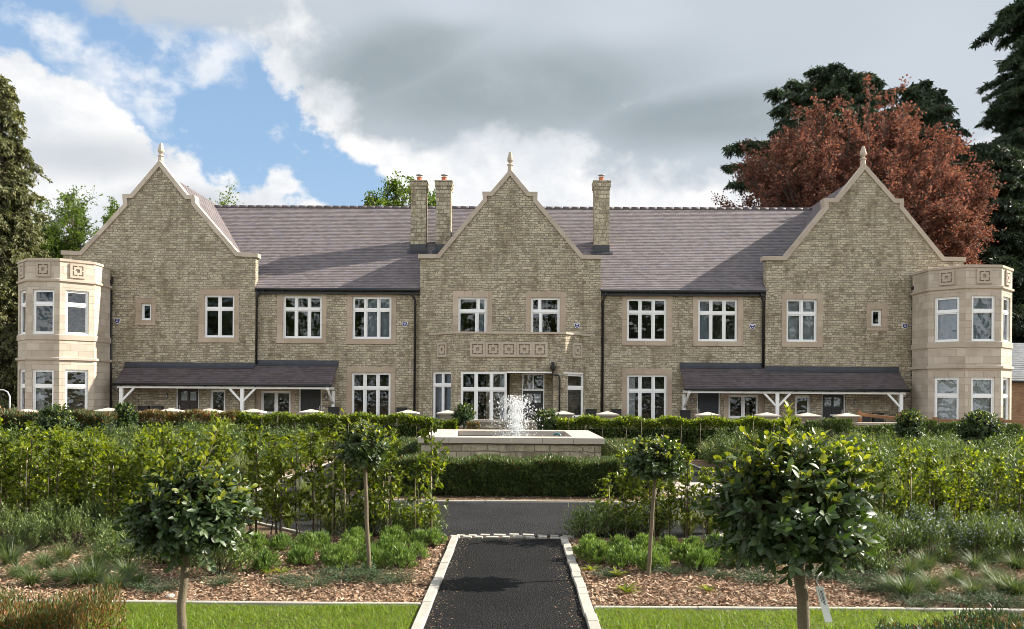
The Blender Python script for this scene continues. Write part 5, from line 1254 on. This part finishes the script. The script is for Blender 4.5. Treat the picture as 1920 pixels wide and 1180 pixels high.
# ---- prototypes made once, then copied
def hornbeam(seed, H=1.25, stake=True, dens=1.0):
    rng = np.random.default_rng(seed); o = empty('hornbeam_whip'); Wd = QB(); Q = QB(); zs = np.linspace(0, H, 9); tk = np.stack([rng.normal(0, .012, 9).cumsum() * .7, rng.normal(0, .012, 9).cumsum() * .7, zs], 1); Wd.tube(tk, .010 * (1 - .75 * zs / H) + .002, 5)
    n = int(44 * dens); h = rng.uniform(.10, 1, n) ** .85; z = h * H; P = np.stack([np.interp(z, zs, tk[:, 0]), np.interp(z, zs, tk[:, 1]), z], 1); az = rng.uniform(0, 2 * PI, n); L = (.10 + .26 * (1 - h) + .05 * rng.normal(size=n)).clip(.07, .40)
    D = norm(np.stack([np.cos(az), np.sin(az), rng.uniform(.2, 1.0, n)], 1)); E = P + D * L[:, None]; Wd.sticks(P, E, .0035, .0015, 3)
    per = 11; li = np.repeat(np.arange(n), per); m = len(li); t = rng.uniform(.15, 1.05, (m, 1)); B_ = P[li] + (E - P)[li] * t; ld = norm(D[li] * .5 + rng.normal(0, .8, (m, 3)) + np.array([0, 0, -.25])); U = norm(rng.normal(0, .55, (m, 3)) + np.array([0, 0, 1.0]))
    Q.ovate(B_, ld, U, .060 * rng.uniform(.5, 1.25, m), .040 * rng.uniform(.7, 1.15, m), 0, curl=.25, fold=.14, st=(0, .3, .7, 1), wd=(.15, .95, .75, .06))
    Wd.build('stem', M['stemdk'], o); Q.build('foliage', M['hornb'], o)
    if stake: m_ = MB(); a = rng.uniform(-.05, .05); m_.tube([(.03 + a, .03, 0), (.03 + a * .3, .02, H * rng.uniform(.55, .85))], .007, 6); m_.build('stake', M['cane'], o)
    return o
def scatter(protos, pts, label, cat, group, rng, s=(.85, 1.15), name=None):
    """first copies are the prototypes themselves; the rest are copies of thing and parts"""
    for i, p in enumerate(pts):
        o = protos[i] if i < len(protos) else clone(protos[i % len(protos)])
        o.location = (p[0], p[1], p[2] if len(p) > 2 else 0); k = rng.uniform(*s); o.scale = (k, k, k * rng.uniform(.92, 1.08)); o.rotation_euler = (0, 0, rng.uniform(0, 6.28))
        tag(o, label(i) if callable(label) else label, cat, group)
    for o in protos[len(pts):]:
        for ch in list(o.children): bpy.data.objects.remove(ch)
        bpy.data.objects.remove(o)
def protos_of(f, cnt, seed0, **k): return [f(seed0 + i, **k) for i in range(cnt)]
R_ = np.random.default_rng(77)
# front rows of staked hornbeam whips either side of the path mouth
ptsL = []; x = -1.08
while x > -7.6: ptsL.append((x + R_.normal(0, .05), 10.78 + R_.normal(0, .09) + (.1 if x < -3 else 0))); x -= (.25 if x > -3.4 else .20)
ptsR = []; x = 1.28
while x < 8.0: ptsR.append((x + R_.normal(0, .05), 10.85 + R_.normal(0, .10) + (.4 if x > 3.6 else 0))); x += (.25 if x < 3.2 else .27)
def ordn(i): return ORD[i] if i < len(ORD) else 'farthest'
ptsL += [(xx + R_.normal(0, .06), 11.05 + R_.normal(0, .05)) for xx in np.arange(-3.5, -1.5, .33)]
ptsR += [(xx + R_.normal(0, .06), 11.05 + R_.normal(0, .05)) for xx in np.arange(1.6, 4.2, .33)]
hp = protos_of(hornbeam, 5, 100)
scatter(hp, ptsL, lambda i: f'{ordn(i)} staked hornbeam whip counting left from the path', 'sapling', 'staked hornbeam whips along the road', R_, (.78, 1.14))
hq = protos_of(hornbeam, 4, 120, H=1.2)
scatter(hq, ptsR, lambda i: f'{ordn(i)} staked hornbeam whip counting right from the path', 'sapling', 'staked hornbeam whips along the road', R_, (.68, 1.0))

def needle_bush(seed, name, mat, n=1100, r=.24, h=.26, LL=.055, LW=.007, up=.9, extra=None, wmat='stemdk', stems=60, part='foliage', flowers=0):
    """mound of fine upright leaves"""
    rng = np.random.default_rng(seed); o = empty(name); Q = QB(); az = rng.uniform(0, 2 * PI, stems); el = rng.uniform(.12, 1.57, stems) ** .9; k = rng.uniform(.75, 1.05, stems)
    T = np.stack([np.cos(az) * np.cos(el) * r, np.sin(az) * np.cos(el) * r, np.sin(el) * h], 1) * k[:, None] + np.array([0, 0, .02]); S0 = np.stack([T[:, 0] * .25, T[:, 1] * .25, 0 * az], 1); Q.sticks(S0, T, .003, .0015, 3, 1)
    li = rng.integers(0, stems, n); t = rng.uniform(.3, 1.0, (n, 1)) ** .6; P = S0[li] + (T - S0)[li] * t; a = norm(T - S0)[li]; D = norm(a * .7 + rng.normal(0, .55, (n, 3)) + np.array([0, 0, up])); U = rdir(rng, n)
    Q.diamonds(P + rng.normal(0, .008, (n, 3)), D, U, LL * rng.uniform(.6, 1.25, n), LW * rng.uniform(.8, 1.3, n))
    if flowers:
        fi = rng.integers(0, stems, flowers); P = S0[fi] + (T - S0)[fi] * rng.uniform(.7, 1.05, (flowers, 1)) + rng.normal(0, .012, (flowers, 3)); Q.diamonds(P, rdir(rng, flowers), rdir(rng, flowers), .020, .017, 2)
    Q.build(part, [M[mat], M[wmat], M['flower']], o); return o
# lavender mounds
lavpx = [(478, 1032), (500, 1066), (528, 1028), (562, 1056), (600, 1026), (622, 1052), (655, 1040), (668, 1022), (700, 1064), (738, 1020), (752, 1062), (722, 1040), (786, 1018), (782, 1046), (575, 1034), (640, 1064), (455, 1050), (690, 1046), (810, 1022),
         (1108, 1028), (1125, 1052), (1160, 1030), (1168, 1060), (1205, 1034), (1240, 1052), (1252, 1030), (1285, 1056), (1300, 1034), (1190, 1052), (1330, 1060), (1345, 1040), (1100, 1044), (1385, 1060), (1225, 1066), (1310, 1066)]
pts = [gp(a, b + 6) for a, b in lavpx]
scatter(protos_of(needle_bush, 4, 200, name='lavender', mat='lav', n=2300, r=.185, h=.21, LL=.042, LW=.008, stems=110, up=.6), [(p.x, p.y) for p in pts], lambda i: f'{ORD[i if i < 19 else i - 19]} low bright green lavender mound in the bed ' + ('left' if i < 19 else 'right') + ' of the path', 'lavender', 'lavender mounds beside the path', R_, (.85, 1.15))
# grass tufts
def tuft(seed, n=260, L=.34, Wd=.006, spread=.75, mat='tuft', name='grass_tuft', bend=.7):
    rng = np.random.default_rng(seed); o = empty(name); Q = QB(); az = rng.uniform(0, 2 * PI, n); s = np.abs(rng.normal(0, spread * .55, n)); D = np.stack([np.cos(az) * s, np.sin(az) * s, np.ones(n)], 1); P = np.stack([np.cos(az) * .035, np.sin(az) * .035, 0 * az], 1) * rng.uniform(0, 1, (n, 1))
    Q.blades(P, D, L * rng.uniform(.55, 1.1, n), Wd, bend * rng.uniform(.4, 1.3, n), 0, 3, rng); Q.build('blades', M[mat], o); return o
tp = [(20, 1062), (60, 1100), (85, 1068), (120, 1052), (150, 1098), (178, 1072), (215, 1108), (240, 1086), (35, 1085), (205, 1050), (110, 1092), (262, 1100), (10, 1040), (178, 1098),
      (1672, 1110), (1706, 1086), (1745, 1112), (1735, 1072), (1790, 1096), (1826, 1120), (1858, 1090), (1880, 1112), (1905, 1070), (1830, 1072), (1905, 1120), (1770, 1058), (1650, 1078), (1700, 1122), (1860, 1058)]
pts = [gp(a, b) for a, b in tp]
scatter(protos_of(tuft, 4, 300, n=420, L=.35, Wd=.0075, spread=.9, bend=.9), [(p.x, p.y) for p in pts], lambda i: f'{ORD[i if i < 14 else i - 14]} arching green grass tuft in the ' + ('left' if i < 14 else 'right') + ' front bed', 'grass tuft', 'arching grass tufts in the front beds', R_, (.75, 1.15))
# rosemary with pale flowers
rp = [(15, 1010), (55, 1022), (95, 1004), (140, 1016), (175, 1000), (5, 985), (70, 985), (118, 980)]
pts = [gp(a, b + 14) for a, b in rp]
scatter(protos_of(needle_bush, 3, 320, name='rosemary', mat='rosem', n=1500, r=.28, h=.52, LL=.045, LW=.010, up=.5, stems=46, flowers=14), [(p.x, p.y) for p in pts], lambda i: f'{ORD[i]} upright green rosemary bush at the left edge before the hornbeams', 'rosemary', 'rosemary bushes in the left bed', R_, (.85, 1.1))
rp = [(1660, 1012), (1700, 1028), (1745, 1040), (1790, 1030), (1835, 1040), (1880, 1028), (1915, 1040), (1720, 1005), (1770, 1008), (1820, 1010), (1865, 1005), (1905, 1010), (1625, 1030)]
pts = [gp(a, b + 14) for a, b in rp]
scatter(protos_of(needle_bush, 3, 330, name='rosemary', mat='rosem', n=1400, r=.26, h=.44, LL=.045, LW=.010, up=.5, stems=44, flowers=190), [(p.x, p.y) for p in pts], lambda i: f'{ORD[i]} rosemary bush with pale blue flowers in the right bed', 'rosemary', 'flowering rosemary in the right bed', R_, (.85, 1.12))
# prostrate juniper patches on the chips
def juniper(seed, r=.34, n=1700):
    rng = np.random.default_rng(seed); o = empty('ground_juniper'); Q = QB(); k = 46; az = rng.uniform(0, 2 * PI, k); L = r * rng.uniform(.45, 1.1, k); E = np.stack([np.cos(az) * L, np.sin(az) * L, rng.uniform(.02, .10, k)], 1); Q.sticks(np.zeros((k, 3)) + [0, 0, .03], E, .003, .0015, 3, 1)
    li = rng.integers(0, k, n); t = rng.uniform(.1, 1.05, (n, 1)); P = E[li] * t + rng.normal(0, .018, (n, 3)) + [0, 0, .02]; D = norm(norm(E)[li] + rng.normal(0, .6, (n, 3)) + [0, 0, .25]); Q.diamonds(P, D, norm(rng.normal(0, .5, (n, 3)) + [0, 0, 1]), .03 * rng.uniform(.6, 1.3, n), .007)
    Q.build('foliage', [M['juni'], M['stemdk']], o); return o
jp = [(585, 1104), (640, 1092), (735, 1094), (415, 1098), (700, 1084), (1140, 1082), (1255, 1078), (1340, 1084), (1420, 1092), (1600, 1094), (1640, 1112), (1560, 1088), (1680, 1098), (1750, 1126), (1800, 1136), (1860, 1132), (300, 1112), (540, 1092), (1720, 1138), (1890, 1140), (1820, 1100)]
pts = [gp(a, b) for a, b in jp]
scatter(protos_of(juniper, 3, 340), [(p.x, p.y) for p in pts], lambda i: f'{ORD[i]} flat spreading juniper patch on the bark chips counting through the front beds', 'juniper', 'flat junipers on the bark chips', R_, (.6, 1.2))
# small broad-leaved perennials
def rosette(seed):
    rng = np.random.default_rng(seed); o = empty('leafy_perennial'); Q = QB(); n = 16; az = np.arange(n) * 2.4; D = np.stack([np.cos(az), np.sin(az), rng.uniform(.5, 1.8, n)], 1); Q.ovate(np.zeros((n, 3)), D, norm(np.stack([-np.cos(az), -np.sin(az), np.ones(n) * .8], 1)), .13 * rng.uniform(.6, 1.1, n), .032, 0, curl=.4)
    Q.build('leaves', M['laurelnew'], o); return o
pp = [(1175, 1112), (1158, 1082), (1327, 1110), (530, 1076), (505, 1078), (1110, 1072), (808, 1018)]
pts = [gp(a, b) for a, b in pp]
scatter(protos_of(rosette, 2, 360), [(p.x, p.y) for p in pts], lambda i: f'{ORD[i]} small yellow-green leafy perennial sprouting from the chips', 'perennial', 'leafy perennials in the chips', R_, (.8, 1.2))
# reddish clipped hedges in the lower corners and the other hedges
def hedge(name, label, p0, p1, w, h, n, seed, mats=('yew', 'yewtop'), LL=.06, LW=.012, topf=.10, up=.8, stakes=0, jag=.05, stemn=0, cat='hedge', z0=0.0):
    rng = np.random.default_rng(seed); o = empty(name, (*p0, 0)); p0 = np.array(p0, float); p1 = np.array(p1, float); L = np.linalg.norm(p1 - p0); a = (p1 - p0) / L; b = np.array([-a[1], a[0]])
    face = rng.choice(4, n, p=[.38, .16, .36, .10]); u = rng.uniform(0, L, n); v = rng.uniform(-.5, .5, n) * w; z = rng.uniform(.02, 1, n) ** .9 * h
    ins = np.abs(rng.normal(0, .10, n)); nrm = np.zeros((n, 3))
    f = face == 0; v[f] = -w / 2 + ins[f]; nrm[f] = [-b[0], -b[1], 0]
    f = face == 1; v[f] = w / 2 - ins[f]; nrm[f] = [b[0], b[1], 0]
    f = face == 2; z[f] = h - ins[f]; nrm[f] = [0, 0, 1]
    f = face == 3; e = rng.uniform(0, 1, n) < .5; u[f & e] = ins[f & e]; u[f & ~e] = L - ins[f & ~e]; nrm[f & e] = [-a[0], -a[1], 0]; nrm[f & ~e] = [a[0], a[1], 0]
    z = z + jag * np.sin(u * 5.1 + seed) * (z / h) + rng.normal(0, jag * .4, n) * (z / h); v = v + .04 * np.sin(u * 7.3 + z * 9)
    P = np.stack([a[0] * u + b[0] * v, a[1] * u + b[1] * v, z + z0], 1); D = norm(nrm * .7 + rng.normal(0, .5, (n, 3)) + [0, 0, up]); Q = QB(); tp_ = (z > h * (1 - .22)) & (rng.uniform(0, 1, n) < topf * 6); U = rdir(rng, n)
    for msk, mi in ((~tp_, 0), (tp_, 1)):
        if msk.any(): Q.diamonds(P[msk], D[msk], U[msk], LL * rng.uniform(.6, 1.3, msk.sum()), LW * rng.uniform(.7, 1.3, msk.sum()), mi)
    k = int(L / (.03 if name.startswith('red') else .09)); su = rng.uniform(.05, L - .05, k); sv_ = rng.uniform(-.35, .35, k) * w; S0 = np.stack([a[0] * su + b[0] * sv_, a[1] * su + b[1] * sv_, 0 * su], 1); Q.sticks(S0, S0 + np.stack([rng.normal(0, .04, k), rng.normal(0, .04, k), h * rng.uniform(.7, 1.0, k)], 1), .008 if not name.startswith('red') else .0045, .003, 3, 1 if name.startswith('red') else 2)
    Q.build('foliage', [M[mats[0]], M[mats[1]], M['stemdk']], o)
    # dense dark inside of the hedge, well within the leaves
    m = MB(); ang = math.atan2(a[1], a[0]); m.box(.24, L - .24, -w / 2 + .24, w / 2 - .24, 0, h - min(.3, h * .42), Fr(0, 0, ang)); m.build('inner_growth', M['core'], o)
    for i in range(stakes): s = (i + .5) / stakes * L + rng.uniform(-.1, .1); m = MB(); q = Fr(0, 0, ang).P(s, -w / 2 - .03, 0); m.tube([q, (q[0] + rng.uniform(-.05, .05), q[1] + .02, h * rng.uniform(.75, 1.04))], .011, 5); m.build('stake', M['cane'], o)
    tag(o, label, cat); return o
hedge('yew_hedge', 'dark green clipped yew hedge in front of the raised pond', (-2.35, 15.75), (2.35, 15.75), 1.0, .64, 52000, 61, LL=.085, LW=.018, topf=.01, jag=.035)
hedge('yew_hedge', 'dark yew hedge down the left side of the raised pond', (-2.75, 15.9), (-2.75, 21.6), .8, .70, 24000, 62, LL=.085, LW=.018, topf=.01, jag=.02)
hedge('yew_hedge', 'dark yew hedge down the right side of the raised pond', (2.75, 21.6), (2.75, 15.9), .8, .70, 24000, 63, LL=.085, LW=.018, topf=.01, jag=.02)
def hx(px, d): return (at(px, 780, d).x, d)
hedge('hornbeam_hedge', 'long staked green hedge before the left half of the terrace', hx(448, 25.9), hx(800, 25.9), .7, 1.16, 24000, 64, ('feath', 'hornb'), .085, .05, .12, .3, 11, .05)
hedge('hornbeam_hedge', 'short green hedge left of the centre front door', hx(802, 25.4), hx(858, 25.4), .7, 1.05, 6500, 65, ('hornb', 'feath'), .085, .05, .05, .3, 3, .07)
hedge('hornbeam_hedge', 'staked green hedge before the right half of the terrace', hx(1046, 25.2), hx(1492, 25.2), .7, 1.14, 30000, 66, ('feath', 'hornb'), .085, .05, .14, .3, 13, .06)
hedge('yew_hedge', 'brown-topped yew hedge below the left porch', hx(246, 25.6), hx(446, 25.6), .65, 1.22, 15000, 67, ('yew', 'yewtop'), .09, .03, .13, .7, 0, .05)
hedge('conifer_hedge', 'feathery green hedge with orange top at the far left', hx(-30, 21.5), hx(80, 21.5), .8, 1.26, 15000, 68, ('juni', 'yewtop'), .12, .022, .07, .8, 0, .05)
hedge('conifer_hedge', 'feathery green hedge with orange top beside the round bush', hx(128, 23.4), hx(212, 23.4), .8, 1.22, 12000, 69, ('juni', 'yewtop'), .12, .022, .07, .8, 0, .05)
def topiary(seed, r=.26, h=1.05):
    rng = np.random.default_rng(seed); o = empty('yew_column'); Q = QB(); n = 2600; az = rng.uniform(0, 2 * PI, n); z = rng.uniform(0, 1, n) ** .8 * h; rr = r * (1 - .35 * (z / h) ** 2) - np.abs(rng.normal(0, .04, n)); P = np.stack([np.cos(az) * rr, np.sin(az) * rr, z], 1)
    tp_ = z > h * .93; Q.diamonds(P, norm(np.stack([np.cos(az) * .6, np.sin(az) * .6, np.ones(n) * 1.2], 1) + rng.normal(0, .3, (n, 3))), rdir(rng, n), .10 * rng.uniform(.6, 1.3, n), .022); Q.tube(np.array([[0, 0, 0], [0, 0, h * .5], [0, 0, h * .9]]), [.03, .02, .01], 5, 1); Q.build('foliage', [M['yew'], M['stemdk']], o)
    return o
pts = []; px = 1500
while px < 1945: pts.append(hx(px + R_.uniform(-3, 3), 24.7 + R_.uniform(-.1, .1))); px += 27
scatter(protos_of(topiary, 3, 370), pts, lambda i: f'{ORD[i]} dark upright yew plant in the row before the right tower counting from the left', 'yew', 'upright yews in a row at the right', R_, (.9, 1.1))
hedge('yew_ball', 'small brown-tipped clipped yew left of the fountain spray', hx(876, 24.8), hx(900, 24.8), .36, 1.02, 2200, 71, ('yewtop', 'yew'), .06, .02, .05, .6, 0, .02, cat='shrub')
hedge('red_tipped_hedge', 'rust-red tipped hedge in the bottom left corner', hx(-60, 5.95), hx(183, 5.95), .9, .37, 15000, 72, ('yewtop', 'yew'), .045, .008, .08, 1.4, 0, .05)
hedge('red_tipped_hedge', 'low dark shrub mass with rusty tips in the bottom right corner', hx(1700, 5.75), hx(1990, 5.75), .9, .25, 17000, 73, ('juni', 'yewtop'), .045, .012, .04, .7, 0, .06)

# ---- the deep planting either side of the road ring
def shrub(seed, mat='feath', r=.40, h=1.0, n=1500, LL=.075, LW=.024, name='leafy_shrub', up=.3, stems=26):
    rng = np.random.default_rng(seed); o = empty(name); Q = QB(); Wd = QB(); az = rng.uniform(0, 2 * PI, stems); el = rng.uniform(.35, 1.5, stems); T = np.stack([np.cos(az) * np.cos(el) * r * 1.25, np.sin(az) * np.cos(el) * r * 1.25, np.sin(el) * h], 1) * rng.uniform(.75, 1.05, (stems, 1)); S0 = T * [.12, .12, 0]; Wd.sticks(S0, T, .008, .003, 3)
    li = rng.integers(0, stems, n); t = rng.uniform(.22, 1.04, (n, 1)) ** .7; P = S0[li] + (T - S0)[li] * t + rng.normal(0, .055, (n, 3)); D = norm(norm(T)[li] * .5 + rng.normal(0, .8, (n, 3)) + [0, 0, up]); Q.diamonds(P, D, norm(rng.normal(0, .6, (n, 3)) + [0, 0, 1]), LL * rng.uniform(.6, 1.3, n), LW * rng.uniform(.7, 1.3, n))
    Wd.build('stems', M['stemdk'], o); Q.build('foliage', M[mat], o); return o
def inside(poly, x, y):
    s = False; j = len(poly) - 1
    for i in range(len(poly)):
        if (poly[i][1] > y) != (poly[j][1] > y) and x < (poly[j][0] - poly[i][0]) * (y - poly[i][1]) / (poly[j][1] - poly[i][1]) + poly[i][0]: s = not s
        j = i
    return s
OUT2 = octa(5.4, 10.9, 26.8, 2.1)
def region(side, n, dmin, rng, y0=12.0, y1=24.4):
    P = []; tries = 0
    while len(P) < n and tries < 40000:
        tries += 1; y = rng.uniform(y0, y1) if rng.uniform() < .6 else y0 + (y1 - y0) * rng.uniform() ** .6; x = side * rng.uniform(3.2, .645 * y + .5)
        if inside(OUT2, x, y) or any((x - a) ** 2 + (y - b) ** 2 < dmin ** 2 for a, b in P): continue
        P.append((x, y))
    return P
PL = region(-1, 280, .44, R_); PR = region(1, 280, .44, R_)
kinds = {'feath': [], 'hornL': [], 'grassL': [], 'feathR': [], 'hornR': [], 'grassR': []}
for x, y in PL:
    u = R_.uniform(); kinds['hornL' if (u < .16 or y < 13.4) else ('grassL' if u < .40 else 'feath')].append((x, y))
for x, y in PR:
    u = R_.uniform(); kinds['hornR' if (u < .18 and y < 17) else ('grassR' if u < .30 else 'feathR')].append((x, y))
scatter(protos_of(shrub, 3, 400, h=.98), kinds['feath'], 'soft mid-green shrub in the deep planting left of the road ring', 'shrub', 'soft green shrubs in the left planting', R_, (.62, 1.12))
scatter(protos_of(shrub, 4, 410, h=.92, r=.42), kinds['feathR'], 'soft mid-green shrub in the deep planting right of the road ring', 'shrub', 'soft green shrubs in the right planting', R_, (.62, 1.10))
scatter(protos_of(shrub, 3, 420, mat='hornb', h=1.12, r=.34, n=1100, LL=.085, LW=.055, name='hornbeam_shrub'), kinds['hornL'], 'bright green hornbeam shrub among the planting left of the road ring', 'shrub', 'bright hornbeam shrubs in the left planting', R_, (.66, 1.12))
scatter(protos_of(shrub, 3, 430, mat='hornb', h=1.05, r=.34, n=1100, LL=.085, LW=.055, name='hornbeam_shrub'), kinds['hornR'], 'bright green hornbeam shrub among the planting right of the road ring', 'shrub', 'bright hornbeam shrubs in the right planting', R_, (.66, 1.06))
scatter(protos_of(tuft, 3, 440, n=420, L=1.05, Wd=.014, spread=.5, mat='pgrass', name='feather_grass', bend=.5), kinds['grassL'], 'tall pale feather grass standing in the left planting', 'ornamental grass', 'feather grasses in the left planting', R_, (.8, 1.1))
scatter(protos_of(tuft, 3, 450, n=420, L=.98, Wd=.014, spread=.5, mat='pgrass', name='feather_grass', bend=.5), kinds['grassR'], 'tall pale feather grass standing in the right planting', 'ornamental grass', 'feather grasses in the right planting', R_, (.8, 1.1))
# plants between the lavender and the whips, and a few pale grasses at the road edge
pts = [gp(a, b) for a, b in [(95, 960), (160, 975), (250, 1015), (300, 1000), (420, 1008), (210, 985), (40, 970), (1400, 1020), (1580, 1020), (1640, 985), (1700, 975), (1780, 980), (1840, 975), (1900, 980), (1560, 1000), (1450, 1030)] + [(20, 1000), (130, 1010), (190, 1030), (270, 1040), (330, 1020), (380, 1030), (310, 1060), (360, 1064), (430, 1045), (230, 1064), (410, 1080), (60, 1030), (1560, 1040), (1600, 1060), (1640, 1045), (1690, 1050), (1500, 1050), (1440, 1064), (1730, 1020), (1850, 1050), (1900, 1050), (1625, 1076), (1122, 1004), (1152, 1008), (1095, 1012), (1188, 1004), (800, 1004), (776, 1008), (745, 1004), (1225, 1008), (700, 1006), (655, 1008)]]
scatter(protos_of(shrub, 2, 460, h=.42, r=.34, n=1300, LL=.055, LW=.016, mat='rosem', up=.8, name='low_shrub'), [(p.x, p.y) for p in pts], lambda i: f'{ORD[i]} low fine-leaved shrub at the feet of the hornbeam whips', 'shrub', 'low shrubs below the whips', R_, (.8, 1.1))
pts = [gp(a, b) for a, b in [(470, 985), (505, 960), (540, 990), (585, 975), (620, 1000), (645, 985), (575, 940), (500, 930), (1330, 1000), (1375, 985), (1405, 960), (1290, 1004)]]
scatter(protos_of(tuft, 2, 470, n=420, L=.62, Wd=.007, spread=.5, mat='pgrass', name='feather_grass', bend=.6), [(p.x, p.y) for p in pts], lambda i: f'{ORD[i]} pale feather grass clump at the road edge behind the whips', 'ornamental grass', 'feather grasses at the road edge', R_, (.7, 1.1))
# second staggered row behind, thick on the far left and right
pts2 = [(x + R_.normal(0, .06), 12.0 + R_.normal(0, .15)) for x in np.arange(-9.0, -4.6, .36)]
scatter([clone(h) for h in hp], pts2, lambda i: f'{ORD[i]} hornbeam whip of the second row counting from the far left', 'sapling', 'second row of hornbeam whips', R_, (.85, 1.0))
pts2 = [(x + R_.normal(0, .06), 12.5 + R_.normal(0, .2)) for x in np.arange(4.6, 9.2, .42)]
scatter([clone(h) for h in hp], pts2, lambda i: f'{ORD[i]} hornbeam whip of the second row counting right from the big laurel', 'sapling', 'second row of hornbeam whips', R_, (.78, .92))

# ============================================================ lawn blades and bark chips (uncountable)
rng = np.random.default_rng(9)
def in_lawn(n):
    x = rng.uniform(-4.2, 4.2, n); y = 5.9 + (7.43 - 5.9) * rng.uniform(0, 1, n); k = (np.abs(x - pc(6.8)) > HW + .11) & (y < np.where(x < 0, 7.41, 7.35)); return x[k], y[k]
x, y = in_lawn(150000); n = len(x); Q = QB(); P = np.stack([x, y, np.full(n, .004)], 1); D = np.stack([rng.normal(0, .6, n), rng.normal(0, .6, n), np.ones(n)], 1)
hgt = .046 * rng.uniform(.5, 1.3, n) * (1 + .35 * np.sin(x * 3.1 + 1.3 * np.sin(y * 4.0)) * np.sin(y * 5.3)); Q.blades(P, D, hgt, .0055, rng.uniform(.1, .9, n), 0, 2, rng)
o = Q.build('lawn_grass', M['grass']); tag(o, 'short bright green lawn grass either side of the path', 'grass', kind='stuff')
n = 90000; x = rng.uniform(-5.6, 5.9, n); y = 7.5 + 3.5 * rng.uniform(0, 1, n) ** 1.25; k = (np.abs(x - pc(9)) > HW + .12); x, y = x[k], y[k]; n = len(x)
z = .004 + .018 * rng.uniform(0, 1, n) + .012 * np.sin(x * 9) * np.sin(y * 8); P = np.stack([x, y, z], 1); az = rng.uniform(0, 2 * PI, n); D = np.stack([np.cos(az), np.sin(az), rng.normal(0, .35, n)], 1); U = norm(rng.normal(0, .5, (n, 3)) + [0, 0, 1]); Q = QB()
L = .032 * rng.uniform(.4, 1.6, n); wd = .013 * rng.uniform(.5, 1.5, n); Dn = norm(D); Sd = norm(np.cross(Dn, U)); V = np.stack([P, P + Sd * wd[:, None], P + Sd * wd[:, None] * .8 + Dn * L[:, None], P + Dn * L[:, None] * .9], 1).reshape(-1, 3); Q.add(V, np.arange(len(V)).reshape(-1, 4))
ns = 700; xs_ = np.where(rng.uniform(0, 1, ns) < .5, -1, 1) * (HW - np.abs(rng.normal(0, .10, ns))); ys_ = rng.uniform(6, 10.9, ns); P = np.stack([xs_ + pc0, ys_, np.full(ns, .008)], 1); az = rng.uniform(0, 6.28, ns); Q.diamonds(P, np.stack([np.cos(az), np.sin(az), 0 * az], 1), norm(rng.normal(0, .2, (ns, 3)) + [0, 0, 1]), .018 * rng.uniform(.4, 1.4, ns), .008)
o = Q.build('bark_chips', M['chip']); tag(o, 'loose brown bark chips covering the planting beds', 'bark chips', kind='stuff')
# low ground cover scraps that soften the far beds
n = 60000; y = rng.uniform(11.5, 25, n); x = rng.uniform(-1, 1, n) * (.65 * y); k = np.array([not inside(OUT2, a, b) for a, b in zip(x, y)]); x, y = x[k], y[k]; n = len(x); Q = QB(); P = np.stack([x, y, rng.uniform(0, .12, n)], 1)
Q.diamonds(P, norm(rng.normal(0, 1, (n, 3)) + [0, 0, .8]), rdir(rng, n), .12 * rng.uniform(.5, 1.3, n), .035); o = Q.build('ground_cover', M['feath']); tag(o, 'low tangled ground cover under the deep planting', 'ground cover', kind='stuff')
n = 9000; x = rng.uniform(-3.5, 3.5, n); y = rng.uniform(14.7, 23, n); k = np.array([inside(ISL, a, b) and (abs(a) > 1.95 or b < 16.9) for a, b in zip(x, y)]); x, y = x[k], y[k]; n = len(x)
P = np.stack([x, y, .014 + .015 * rng.uniform(0, 1, n)], 1); az = rng.uniform(0, 6.28, n); Q = QB(); Q.diamonds(P, np.stack([np.cos(az), np.sin(az), rng.normal(0, .3, n)], 1), norm(rng.normal(0, .4, (n, 3)) + [0, 0, 1]), .05, .02); o = Q.build('bark_chips', M['chip']); tag(o, 'loose brown bark chips round the foot of the pond hedge', 'bark chips', kind='stuff')

g = gp(319, 1124); m = MB(); m.ring(0, 0, [(.0, -.03), (.035, -.015), (.045, .01), (.035, .035), (.0, .045)], 12, smooth=True); o = m.build('cobble_stone', M['pale']); o.location = (g.x, g.y, .01); tag(o, 'smooth round pale cobble lying on the bark chips left of the big laurel stem', 'stone')
